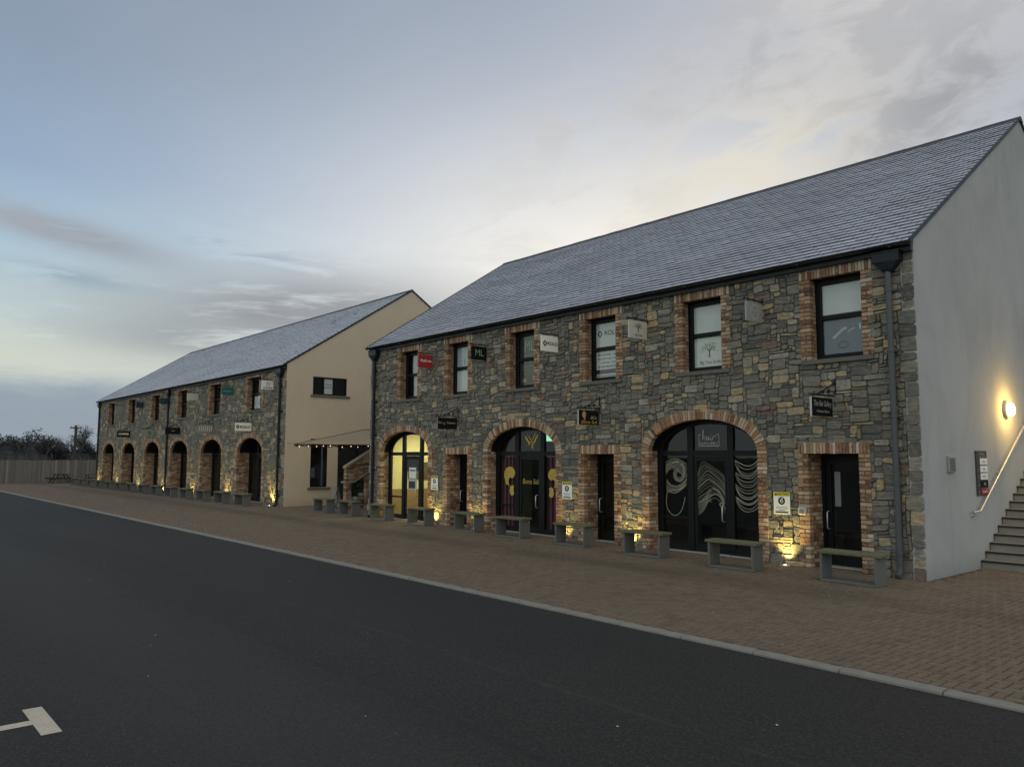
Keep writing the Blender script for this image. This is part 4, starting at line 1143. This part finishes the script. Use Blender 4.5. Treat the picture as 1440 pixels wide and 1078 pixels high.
# ------------------------------------------------------------------ benches
def make_bench(label):
    e = empty('bench', (0, 0, 0), label, 'bench', 'benches along the shop fronts')
    b = MB()
    for k in range(3): b.box(-.555, .555, .003 + .126 * k, .122 + .126 * k, .472 + U(-.002, .002), .525 + U(-.003, .003), 0, ch=.008)
    b.build('seat', M_MOSSY, e, (0, 0, 0))
    for sd in (-1, 1):
        b = MB(); x = sd * .47
        b.box(x - .021, x + .021, .012, .366, .04, .471, 0, ch=.006); b.build('leg', M_CONC, e, (0, 0, 0))
    b = MB(); b.box(-.491, .491, .012, .366, .002, .0395, 0, ch=.006); b.build('base_plate', M_CONC, e, (0, 0, 0))
    return e
BN = [(-2.86, -1.46, 'mossy grey bench nearest the grey gable'), (-5.14, -1.47, 'mossy grey bench in front of the right hand arch, close to its right jamb'),
      (-7.47, -1.28, 'mossy grey bench at the left edge of the right hand arch'), (-9.86, -1.05, 'mossy grey bench in front of the middle plain door'),
      (-12.28, -.92, 'mossy grey bench in front of the middle arch with gold heads'), (-14.3, -.82, 'mossy grey bench left of the middle arch, before the left plain door'),
      (-16.9, -.7, 'mossy grey bench under the caution notice left of the left plain door'), (-19.25, -.64, 'mossy grey bench in front of the lit left arch'),
      (-21.75, -.46, 'mossy grey bench in front of the brick stair between the buildings'), (-23.75, -.42, 'mossy grey bench in front of the beige gable, left one of the gap')]
proto = make_bench(BN[0][2]); proto.location = (BN[0][0], BN[0][1], 0)
for x, y, lb in BN[1:]:
    c = copy_tree(proto); c.location = (x, y, 0); c.rotation_euler = (0, 0, U(-.03, .03)); c['label'] = lb
ORD = ['first', 'second', 'third', 'fourth', 'fifth', 'sixth', 'seventh', 'eighth', 'ninth', 'tenth', 'eleventh', 'twelfth', 'thirteenth', 'fourteenth']
for k in range(14):
    c = copy_tree(proto); c.location = (-29.4 - 2.33 * k, -1.3, 0); c.rotation_euler = (0, 0, U(-.02, .02))
    c['label'] = 'grey bench before the farther building, %s counting from the beige gable' % ORD[k]; c['group'] = 'benches before the farther building'

# ------------------------------------------------------------------ ground uplights
M_UPL = emit('uplight_glow', (1, .86, .45), 60)
def make_uplight(label):
    e = empty('ground_light', (0, 0, 0), label, 'ground light', 'ground lights at the piers')
    b = MB(); b.lathe([(.06, -.008), (.105, -.008), (.105, .01), (.095, .014), (.062, .014)], 20, Matrix.Identity(4)); b.build('rim', M_CHROME, e, (0, 0, 0))
    b = MB(); b.lathe([(.001, .004), (.06, .004), (.055, .012), (.001, .015)], 20, Matrix.Identity(4)); b.build('lens', M_UPL, e, (0, 0, 0))
    return e
def up_lamp(x, y, en, tilt=-.12):
    lamp('uplight_lamp', 'SPOT', (x, y, .05), en, (1, .72, .2), .035, (math.pi + tilt, 0, 0), None, spot_size=math.radians(105), spot_blend=.9)
UL = [(-4.76, -.16, 120, 'bright yellow ground light at the pier right of the right arch'), (-8.74, -.15, 95, 'yellow ground light at the pier left of the right arch'), (-10.92, -.15, 40, 'ground light behind the bench at the middle plain door'),
      (-14.68, -.15, 80, 'yellow ground light left of the middle arch'), (-16.76, -.15, 95, 'yellow ground light beside the lit left arch')]
UA = [(-28.75, -.2, 'yellow ground light at the corner by the beige gable'), (-33.9, -.16, 'ground light between the last two arches of the farther building'), (-38.7, -.16, 'ground light right of the fourth far arch'),
      (-43.55, -.16, 'ground light right of the third far arch'), (-48.4, -.16, 'ground light right of the second far arch'), (-53.2, -.16, 'ground light right of the far end arch'), (-58.0, -.16, 'ground light at the far left corner of the farther building')]
up0 = make_uplight(UL[0][3]); up0.location = (UL[0][0], UL[0][1], .004); up_lamp(*UL[0][:3])
for x, y, en, lb in UL[1:]:
    c = copy_tree(up0); c.location = (x, y, .004); c['label'] = lb; up_lamp(x, y, en)
for x, y, lb in UA:
    c = copy_tree(up0); c.location = (x, y, .004); c['label'] = lb; up_lamp(x, y, 130)

# ------------------------------------------------------------------ the gap between the buildings
GX = A1
def gwin(parent, y0, y1, z0, z1, mulls, sill=True, lowrail=None):
    b = MB(); x0, x1, t = GX - .12, GX - .05, .055
    b.box(x0, x1, y0, y0 + t, z0, z1); b.box(x0, x1, y1 - t, y1, z0, z1); b.box(x0, x1, y0 + t, y1 - t, z1 - t, z1); b.box(x0, x1, y0 + t, y1 - t, z0, z0 + t)
    for m in mulls: b.box(x0 + .003, x1 - .003, m - .035, m + .035, z0 + t, z1 - t)
    o = b.build('window', M_FRAME, parent)
    p = MB(); p.quad((GX - .09, y0 + .02, z0 + .02), (GX - .09, y1 - .02, z0 + .02), (GX - .09, y1 - .02, z1 - .02), (GX - .09, y0 + .02, z1 - .02)); p.build('pane', M_GLASS, o)
    if sill:
        s = MB(); s.box(GX - .1, GX + .06, y0 - .1, y1 + .14, z0 - .1, z0 - .003, ch=.008); s.build('sill', M_SILL, o)
    return o
def subworld(o):
    for c in [x for x in bpy.data.objects if x.parent == o]: c.matrix_parent_inverse = Matrix.Identity(4); c.location = (0, 0, 0)
g1 = gwin(far, 1.2, 2.85, 4.77, 5.55, (1.72, 2.22)); g2 = gwin(far, 1.17, 1.98, .78, 2.86, ()); 
b = MB(); b.quad((GX - .095, 1.76, 4.83), (GX - .095, 2.18, 4.83), (GX - .095, 2.18, 5.49), (GX - .095, 1.76, 5.49)); b.text('Cafe &', .12, (1.97, 5.24), plan_yz(GX - .091), 1); b.text('Kitchen', .12, (1.97, 5.11), plan_yz(GX - .091), 1); b.build('window_poster', [C_WHITE, C_INK], g1)
b = MB(); b.quad((GX - .097, 1.72, .84), (GX - .097, 1.8, .84), (GX - .097, 1.8, 2.8), (GX - .097, 1.72, 2.8)); b.quad((GX - .097, 1.26, 1.2), (GX - .097, 1.42, 1.2), (GX - .097, 1.42, 1.6), (GX - .097, 1.26, 1.6)); b.build('window_film', [C_BLUE], g2)
g3 = gwin(far, 2.47, 4.6, -.05, 2.62, (3.5,), False)
subworld(g1); subworld(g2); subworld(g3)

# awning sloping from its low garlanded edge up to the nearer building
e = empty('awning', (-24, 1.5, 2.6), 'beige fabric awning stretched between the two buildings', 'awning', world=True)
C_AWN, nt_, out_ = new_mat('beige_canvas'); g_ = G(nt_)
d_ = g_.n('ShaderNodeBsdfDiffuse'); d_.inputs[0].default_value = (.5, .43, .32, 1); t_ = g_.n('ShaderNodeBsdfTranslucent'); t_.inputs[0].default_value = (.5, .42, .31, 1)
m_ = g_.n('ShaderNodeMixShader'); m_.inputs[0].default_value = .6; g_.l(d_.outputs[0], m_.inputs[1]); g_.l(t_.outputs[0], m_.inputs[2]); g_.l(m_.outputs[0], out_.inputs[0])
b = MB(); N = 10
def aw(u, v): # u 0..1 from the low edge to the high edge, v 0..1 front to back
    return (-26.4 + 5.45 * u, -.2 + 3.4 * v, 2.61 + .44 * u - .10 * math.sin(math.pi * u) * math.sin(math.pi * v) )
for s_ in (0,):
    P = [[Vector(aw(i / N, k / N)) + Vector((0, 0, s_)) for k in range(N + 1)] for i in range(N + 1)]
    for i in range(N):
        for k in range(N): b.quad(P[i][k], P[i + 1][k], P[i + 1][k + 1], P[i][k + 1])
b.tube([aw(i / N, 0) for i in range(N + 1)], .02, 6); b.tube([aw(0, k / N) for k in range(N + 1)], .02, 6)
b.build('canopy', C_AWN, e, smooth=False)
b = MB(); b.tube([aw(1, k / N) for k in range(N + 1)], .012, 6); b.tube([(-26.4, -.2, 2.6), (GX, .12, 2.66)], .008, 6); b.build('awning_pole', M_IRON, e)
e = empty('string_lights', (-26.4, 1.5, 2.55), 'dark leafy garland with small warm bulbs hung along the awning edge', 'string lights', world=True)
b = MB(); bl = MB()
yy = -.25
b.tube([(-26.4, -.25 + 3.5 * k / 24, 2.55 - .03 * math.sin(k * 1.5)) for k in range(25)], .012, 5)
for _ in range(900):
    y = U(-.25, 3.25); p = Vector((-26.4 + random.gauss(0, .035), y, 2.55 + random.gauss(0, .035))); a = U(0, 6.28); c = U(-1, 1); L = U(.03, .07)
    d = Vector((math.cos(a), math.sin(a), c)) * L; n = Vector((-math.sin(a), math.cos(a), .3)) * L * .4
    b.add([p, p + d * .5 + n, p + d, p + d * .5 - n], [(0, 1, 2, 3)])
for k in range(9):
    y = -.2 + 3.4 * k / 8 + U(-.17, .17); bl.lathe([(.001, -.03), (.022, -.015), (.022, .01), (.001, .025)], 8, Matrix.Translation((-26.37, y, 2.52 + U(-.03, .03))))
b.build('garland', plain('dark_garland', (.02, .03, .015), .8), e); bl.build('bulb', emit('fairy_light', (1, .8, .45), 1.3), e)
lamp('fairy_lamp', 'POINT', (-25.9, 1.2, 2.4), 9, (1, .7, .35), .6)

# brick stair with stone coping in the gap
e = empty('brick_stair', (-25.2, 2.2, 0), 'brick outdoor stair with pale coping in the gap between the buildings', 'staircase', world=True)
SX = -25.0
def courses(b, poly_lo, poly_hi, y0, y1, x0, x1):
    """brick panel between two sloping lines (z as functions of y)"""
    z = 0
    k = 0
    while z < 3.6:
        y = y0 - (.1 if k % 2 else 0)
        while y < y1:
            a, c = max(y, y0) + .005, min(y + .215, y1) - .005
            if c - a > .03:
                m = (a + c) / 2; lo, hi = max(z + .005, poly_lo(m)), min(z + .07, poly_hi(m))
                if hi - lo > .012: b.box(x0, x1, a, c, lo, hi, 0, brick_t())
            y += .215
        z += .075; k += 1
b = MB()
hi = lambda y: 1.64 + (y - 1.36) * .57; lo2 = lambda y: 1.1 + max(0, y - 1.68) * .57
courses(b, lo2, hi, 1.36, 4.2, SX - .21, SX)
b.prism([(1.37, 1.11), (1.68, 1.11), (4.19, 2.53), (4.19, 3.24), (1.37, 1.63)], 'x', SX - .2, SX - .01, 1)
b.build('balustrade', [M_BRICK, M_BRICKMORTAR], e)
b = MB(); b.prism([(1.32, 1.63), (1.36, 1.72), (4.2, 3.34), (4.2, 3.26)], 'x', SX - .25, SX + .04); b.prism([(1.27, 1.04), (1.72, 1.04), (1.72, 1.1), (1.27, 1.1)], 'x', SX - .26, SX + .05); b.prism([(1.72, 1.05), (4.2, 2.46), (4.2, 2.53), (1.72, 1.1)], 'x', SX - .24, SX + .03)
b.build('coping', M_THRESH, e)
for y0 in (1.36, 2.3):
    b = MB(); zt = 1.04 if y0 < 2 else 1.36
    courses(b, lambda y: 0, lambda y: zt, y0, y0 + .22, SX - .22, SX); b.box(SX - .21, SX - .01, y0 + .01, y0 + .21, 0, zt - .002, 1); b.build('pier', [M_BRICK, M_BRICKMORTAR], e)
b = MB()
for k in range(16): b.box(SX - 1.4, SX - .22, 1.5 + .25 * k, 1.8 + .25 * k, .02 + .152 * k, .15 + .152 * k)
b.build('steps', M_STEP, e)
b = MB(); b.box(-25.62, -25.58, 1.95, 2.75, .42, 1.1, 0, ch=.006); p = plan_yz(-25.575); b.text('M', .3, (2.3, .88), p, 1); b.ribbon([(2.05, .66), (2.3, .7), (2.65, .66)], .03, p, 1); b.ribbon([(2.1, .56), (2.4, .55), (2.6, .58)], .02, p, 1)
b.box(-25.61, -25.59, 1.97, 2.0, 0, .42, 0); b.box(-25.61, -25.59, 2.7, 2.73, 0, .42, 0)
b.build('menu_board', [plain('dark_green_board', (.008, .02, .014), .5), C_GREEN], label='dark green board with green emblem under the brick stair', cat='sign')
b = MB()
for ya, yb in ((1.72, 1.5), (1.26, 1.48)):
    b.add([(-26.2, ya, .02), (-25.95, ya, .02), (-25.95, ya + .03, .02), (-26.2, ya + .03, .02), (-26.2, yb, .8), (-25.95, yb, .8), (-25.95, yb + .03, .8), (-26.2, yb + .03, .8)], [(0, 1, 2, 3), (4, 5, 6, 7), (0, 1, 5, 4), (1, 2, 6, 5), (2, 3, 7, 6), (3, 0, 4, 7)])
b.box(-26.2, -25.95, 1.47, 1.54, .795, .83, ch=.006)
b.build('a_board', C_GREYP, label='folding grey pavement board standing before the beige gable', cat='sign')
b = MB(); b.box(-23.75, -23.3, 1.6, 2.0, .003, .24, ch=.012); b.box(-23.72, -23.33, 1.63, 1.97, .26, .46, ch=.012); b.box(-23.68, -23.37, 1.67, 1.93, .48, .66, ch=.012); b.box(-23.66, -23.39, 1.69, 1.91, .23, .5)
b.build('stone_planter', M_THRESH, label='pale tiered stone planter right of the brick stair', cat='planter')

# ------------------------------------------------------------------ far left: fence, picnic tables, pole, trees
e = empty('timber_fence', (-66.5, -8, 0), 'long close boarded grey timber fence closing the far end', 'fence', world=True)
b = MB(); y = -34.0
while y < 8:
    w = .125; b.box(-66.52 + U(-.006, .006), -66.49, y, y + w - .008, -.06, 1.74 + U(-.02, .015), 0, min(1, max(0, random.gauss(.45, .25)))); y += w
b.build('board_panel', M_FENCE, e)
b = MB()
for z in (.35, 1.0, 1.55): b.box(-66.57, -66.525, -34, 8, z, z + .08)
b.build('rail', M_TIMBER, e)
for k in range(0, 18):
    b = MB(); b.box(-66.68, -66.575, -34 + 2.4 * k, -33.9 + 2.4 * k, -.1, 1.72); b.build('post', M_TIMBER, e)
def picnic(x, y, rz, label):
    e = empty('picnic_table', (x, y, 0), label, 'picnic table', 'picnic tables by the fence')
    e.rotation_euler = (0, 0, rz)
    b = MB()
    for k in range(5): b.box(-.9, .9, -.4 + .16 * k, -.25 + .16 * k, .68, .725, 0, ch=.006)
    b.build('tabletop', M_DTIMBER, e, (0, 0, 0))
    for sd in (-1, 1):
        b = MB()
        for k in range(2): b.box(-.9, .9, sd * .78 - .14 + .145 * k, sd * .78 - .005 + .145 * k, .41, .45, 0, ch=.006)
        b.build('seat', M_DTIMBER, e, (0, 0, 0))
    for x_ in (-.6, .6):
        b = MB()
        for sd in (-1, 1): b.prism([(sd * .72, .0), (sd * .62, .0), (sd * .2, .68), (sd * .3, .68)], 'x', x_ - .022, x_ + .022)
        b.box(x_ + .024, x_ + .064, -.92, .92, .32, .41); b.build('leg_frame', M_DTIMBER, e, (0, 0, 0))
    return e
picnic(-65.0, -1.0, 0, 'weathered picnic table before the fence, left of the farther building')
picnic(-62.6, .9, math.pi / 2, 'weathered picnic table half hidden by the corner of the farther building')

e = empty('utility_pole', (-75, 1.95, 0), 'wooden utility pole with crossarm behind the fence', 'pole', world=True)
b = MB(); b.tube([(-75, 1.95, -.1), (-75, 1.95, 4.8)], [.14, .1], 10); b.build('pole', M_DTIMBER, e)
b = MB(); b.box(-75.05, -74.95, 1.5, 2.4, 4.5, 4.6); b.tube([(-75, 1.55, 4.6), (-75, 1.55, 4.7)], .035, 6); b.tube([(-75, 2.35, 4.6), (-75, 2.35, 4.7)], .035, 6); b.build('crossarm', M_DTIMBER, e)

def tree(x, y, h, spread, dens, seed, label, fill=.6):
    rnd = random.Random(seed)
    e = empty('tree', (x, y, -.1), label, 'tree', 'trees beyond the fence')
    t = MB(); tips = []
    def grow(p, d, L, r, depth):
        q = p + d * L
        mid = p + d * L * .5 + Vector((rnd.gauss(0, .05), rnd.gauss(0, .05), 0)) * L
        t.tube([p, mid, q], [r, r * .8, r * .6], 5, cap=False)
        if depth == 0: tips.append(q); return
        if depth < 3: tips.append(q)
        for _ in range(3 if depth > 1 else 4):
            a = rnd.uniform(0, 6.28); tilt = rnd.uniform(.35, .95)
            n = d.orthogonal().normalized(); n.rotate(Matrix.Rotation(a, 3, d))
            nd = (d * math.cos(tilt) + n * math.sin(tilt)); nd.z = nd.z * .8 + .18; nd.x *= spread; nd.y *= spread
            grow(q - d * L * rnd.uniform(0, .35), nd.normalized(), L * rnd.uniform(.6, .8), r * .58, depth - 1)
    grow(Vector((0, 0, 0)), Vector((rnd.gauss(0, .05), rnd.gauss(0, .05), 1)).normalized(), h * .33, h * .026, 4)
    t.build('trunk', M_BARK, e, (0, 0, 0))
    c = MB()
    for tip in tips:
        for _ in range(dens):
            p = tip + Vector((rnd.gauss(0, 1), rnd.gauss(0, 1), rnd.gauss(0, .8))) * h * .045
            L = rnd.uniform(.12, .42) * (h / 7); wd = rnd.uniform(.012, .03)
            d = Vector((rnd.gauss(0, 1), rnd.gauss(0, 1), rnd.gauss(.6, 1))).normalized(); n = d.orthogonal().normalized(); n.rotate(Matrix.Rotation(rnd.uniform(0, 6), 3, d))
            c.add([p - d * L, p - d * L * .2 + n * wd, p + d * L, p - n * wd], [(0, 1, 2, 3)], 0, rnd.random())
    c.build('crown', M_LEAF, e, (0, 0, 0))
TR = [(-112, -3.6, 7.4, 1.3, 34, 'dark spreading tree at the very left edge of the photo'), (-114, 2.6, 6.2, 1.1, 9, 'bare thin tree just right of the leftmost tree'), (-108, 5.4, 6.2, 1.2, 8, 'sparse pale tree standing above the middle of the hedge'),
      (-112, 7.4, 5.9, 1.5, 52, 'dense dark rounded tree left of the utility pole'), (-115, 4.4, 5.4, 1.6, 48, 'low dark bushy tree below the sparse pale tree'), (-113, 10.6, 6.6, 1.0, 8, 'tall bare feathery tree right of the utility pole'),
      (-110, 12.6, 5.6, 1.4, 36, 'dark tree against the corner of the farther building'), (-116, -10, 7.6, 1.4, 14, 'dark tree beyond the left edge of the photo'), (-116, 18, 7, 1.4, 14, 'dark tree hidden behind the farther building')]
for k, (x, y, h, sp, dn, lb) in enumerate(TR[:7]): tree(x, y, h, sp, dn, 20 + k, lb)
b = MB()
def ridge(y): return 3.7 + .6 * math.sin(y * .45) + .5 * math.sin(y * 1.3 + 1) + .3 * math.sin(y * 3.1)
def bank(xa, k):
    ys = [-60 + .5 * i for i in range(220)]
    for ya, yb in zip(ys[:-1], ys[1:]):
        ha, hb = ridge(ya) * k, ridge(yb) * k
        b.add([(xa + 6, ya, -.2), (xa + 6, yb, -.2), (xa + 1.5, yb, hb * .75), (xa + 1.5, ya, ha * .75), (xa - 1, yb, hb), (xa - 1, ya, ha), (xa - 6, yb, -.2), (xa - 6, ya, -.2)], [(0, 1, 2, 3), (3, 2, 4, 5), (5, 4, 6, 7)], 0, R())
bank(-112, .82)
for _ in range(30000):
    y = U(-45, 40); x = -112 + random.gauss(0, 2.2); top = ridge(y) * (1 + .1 * max(-1.5, min(1.3, random.gauss(0, 1))))
    z = top * (1 - R() ** 2.2) ; L = U(.15, .45); wd = U(.02, .08)
    d = Vector((random.gauss(0, 1), random.gauss(0, 1), random.gauss(.5, 1))).normalized(); n = d.orthogonal().normalized(); n.rotate(Matrix.Rotation(U(0, 6), 3, d)); p = Vector((x, y, z))
    b.add([p - d * L, p + n * wd, p + d * L, p - n * wd], [(0, 1, 2, 3)], 0, R())
b.build('undergrowth', M_LEAF, kind='stuff', label='dark mass of winter hedge and scrub beyond the fence', cat='scrub')

# ------------------------------------------------------------------ sky and light
w = bpy.data.worlds.new('World'); scene.world = w; w.use_nodes = True
nt = w.node_tree; nt.nodes.clear(); g = G(nt)
SUN_AZ, SUN_EL = -36.0, 4.0
outw = g.n('ShaderNodeOutputWorld')
sky = g.n('ShaderNodeTexSky', sky_type='NISHITA'); sky.sun_disc = False; sky.sun_elevation = math.radians(SUN_EL); sky.sun_rotation = math.radians(SUN_AZ)
bg1 = g.n('ShaderNodeBackground'); g.l(sky.outputs[0], bg1.inputs[0]); bg1.inputs[1].default_value = .1
tc = g.n('ShaderNodeTexCoord').outputs['Generated']
nrm = g.n('ShaderNodeVectorMath', operation='NORMALIZE'); g.l(tc, nrm.inputs[0])
sep = g.n('ShaderNodeSeparateXYZ'); g.l(nrm.outputs[0], sep.inputs[0])
X, Y, Z = sep.outputs
el = g.m('MULTIPLY', g.m('ARCSINE', Z), 57.2958)
az = g.m('MULTIPLY', g.m('ARCTAN2', X, Y), 57.2958)
zz = g.m('ADD', g.m('MAXIMUM', Z, 0.0), .12)
cmb = g.n('ShaderNodeCombineXYZ'); g.l(g.m('DIVIDE', X, zz), cmb.inputs[0]); g.l(g.m('DIVIDE', Y, zz), cmb.inputs[1])
cloudv = cmb.outputs[0]
def gauss(a0, sa, e0, se, slope=0.0):
    da = g.m('SUBTRACT', az, a0); de = g.m('SUBTRACT', g.m('SUBTRACT', el, e0), g.m('MULTIPLY', da, slope))
    q = g.m('ADD', g.m('POWER', g.m('ABSOLUTE', g.m('DIVIDE', da, sa)), 2.0), g.m('POWER', g.m('ABSOLUTE', g.m('DIVIDE', de, se)), 2.0))
    return g.m('POWER', 2.71828, g.m('MULTIPLY', q, -1.0))
def amul(a, b): return g.m('MULTIPLY', a, b, clamp=True)
st2 = g.n('ShaderNodeCombineXYZ'); g.l(g.m('MULTIPLY', az, .075), st2.inputs[0]); g.l(g.m('MULTIPLY', el, .42), st2.inputs[1])
n_streak = g.noise(st2.outputs[0], 1.5, 9, .62, .3)
n_cloud = g.noise(cloudv, .9, 7, .58, .3)
n_fine = g.noise(cloudv, 2.6, 7, .6, .4)
col = g.ramp(g.m('DIVIDE', el, 90.0), [(0.0, lin((150, 163, 172))), (.05, lin((190, 200, 196))), (.085, lin((196, 210, 206))), (.15, lin((158, 189, 208))), (.2, lin((135, 161, 189))), (.28, lin((127, 147, 169))), (.5, lin((124, 140, 163))), (1.0, lin((120, 136, 160)))])
# the eastern glow behind the nearer roof
col = g.mix(amul(gauss(-38, 33, 14, 19), .78), col, lin((212, 215, 224)))
col = g.mix(amul(gauss(-40, 21, 12, 9.5), 1.0), col, lin((248, 244, 235)))
# yellowish clear strip low on the left
col = g.mix(amul(gauss(-80, 11, 6.2, 1.4), .6), col, lin((212, 215, 198)))
# high veil of grey cloud at the right and overhead
hi = amul(g.sm(el, 15, 25), g.sm(az, -52, -22))
col = g.mix(amul(hi, g.sm(n_cloud, .25, .62, .45, 1.0)), col, lin((198, 198, 202)))
col = g.mix(amul(amul(g.sm(el, 20, 32), g.sm(n_cloud, .42, .68)), .35), col, lin((160, 165, 176)))
# warm breaks in the grey
col = g.mix(amul(amul(g.sm(n_fine, .52, .7), g.sm(el, 12, 18)), amul(g.sm(az, -60, -40), .45)), col, lin((214, 210, 200)))
st3 = g.n('ShaderNodeCombineXYZ'); g.l(g.m('ADD', g.m('MULTIPLY', az, .1), g.m('MULTIPLY', el, .05)), st3.inputs[0]); g.l(g.m('SUBTRACT', g.m('MULTIPLY', el, .2), g.m('MULTIPLY', az, .05)), st3.inputs[1])
n_high = g.noise(st3.outputs[0], 1.5, 9, .62, .5)
col = g.mix(amul(amul(gauss(-31, 10, 20, 5, .3), g.sm(n_high, .32, .56)), .95), col, lin((232, 226, 211)))
col = g.mix(amul(amul(gauss(-42, 9, 24.0, 2.4, .3), g.sm(n_high, .36, .56)), .6), col, lin((200, 199, 198)))
col = g.mix(amul(amul(gauss(-19, 8, 22.5, 4.5, .2), g.sm(n_high, .38, .6, .25, 1)), .85), col, lin((149, 152, 159)))
col = g.mix(amul(amul(gauss(-27, 12, 27, 4, .1), g.sm(n_high, .42, .6)), .8), col, lin((178, 179, 184)))
col = g.mix(amul(amul(gauss(-47, 14, 17, 3.5, .1), g.sm(n_high, .48, .64)), .35), col, lin((208, 208, 206)))
# wispy bank left of centre
bank = amul(gauss(-64, 12.5, 9.9, 2.9, .03), g.sm(n_streak, .34, .52, 0.3, 1.0))
col = g.mix(amul(bank, 1.1), col, lin((152, 156, 162)))
bank2 = amul(gauss(-71, 7.5, 7.9, 1.3), g.sm(n_streak, .4, .56, 0, 1))
col = g.mix(amul(bank2, .85), col, lin((155, 162, 166)))
# single streak at the left, thin darker rags
col = g.mix(amul(amul(gauss(-79.5, 6.5, 14.0, 1.05, -.16), 1.2), g.sm(n_streak, .28, .5, .35, 1.0)), col, lin((158, 165, 175)))
col = g.mix(amul(amul(gauss(-68.5, 4, 14.2, .8, -.2), g.sm(n_streak, .42, .55)), .8), col, lin((158, 172, 190)))
col = g.mix(amul(amul(gauss(-79, 4, 11.3, .55, -.1), g.sm(n_streak, .42, .55)), .8), col, lin((150, 170, 182)))
# slate cloud lying on the left horizon
low = g.sm(g.m('ADD', el, g.m('MULTIPLY_ADD', n_streak, 3.0, -1.5)), 3.6, 5.6, 1.0, 0.0)
col = g.mix(amul(low, g.sm(az, -64, -72, .3, .95)), col, lin((143, 157, 171)))
# generally mottled
col = g.mix(1.0, col, g.m('MULTIPLY_ADD', n_cloud, .2, .9), 'MULTIPLY')
# the open sky behind the camera is the brighter, warmer half
dd = g.m('ADD', g.m('MULTIPLY', X, .2), g.m('MULTIPLY', Y, -.98))
gain = g.sm(dd, -.35, .5)
col = g.mix(gain, col, g.mix(1.0, col, (2.05, 1.87, 1.58), 'MULTIPLY'))
# below the horizon
col = g.mix(g.sm(el, -1.5, 0, 1, 0), col, (.03, .032, .03))
bg2 = g.n('ShaderNodeBackground'); g.l(col, bg2.inputs[0]); bg2.inputs[1].default_value = 1.05
mx = g.n('ShaderNodeMixShader'); mx.inputs[0].default_value = .95
g.l(bg1.outputs[0], mx.inputs[1]); g.l(bg2.outputs[0], mx.inputs[2]); g.l(mx.outputs[0], outw.inputs[0])

sd = bpy.data.lights.new('sun', 'SUN'); sd.energy = .5; sd.angle = math.radians(12); sd.color = (1, .9, .75)
so = bpy.data.objects.new('sun', sd); COL.objects.link(so)
sdir = Vector((math.sin(math.radians(SUN_AZ)) * math.cos(math.radians(SUN_EL)), math.cos(math.radians(SUN_AZ)) * math.cos(math.radians(SUN_EL)), math.sin(math.radians(SUN_EL))))
so.rotation_euler = sdir.to_track_quat('Z', 'Y').to_euler(); so.location = sdir * 50

vs = scene.view_settings
vs.view_transform = 'Standard'; vs.look = 'None'; vs.exposure = 0; vs.gamma = 1; vs.use_curve_mapping = False
scene.cycles.use_denoising = True
scene.cycles.max_bounces = 6; scene.cycles.transparent_max_bounces = 12; scene.cycles.sample_clamp_indirect = 4
for o in bpy.data.objects:
    if 'world_children' in o: del o['world_children']
bpy.context.view_layer.update()
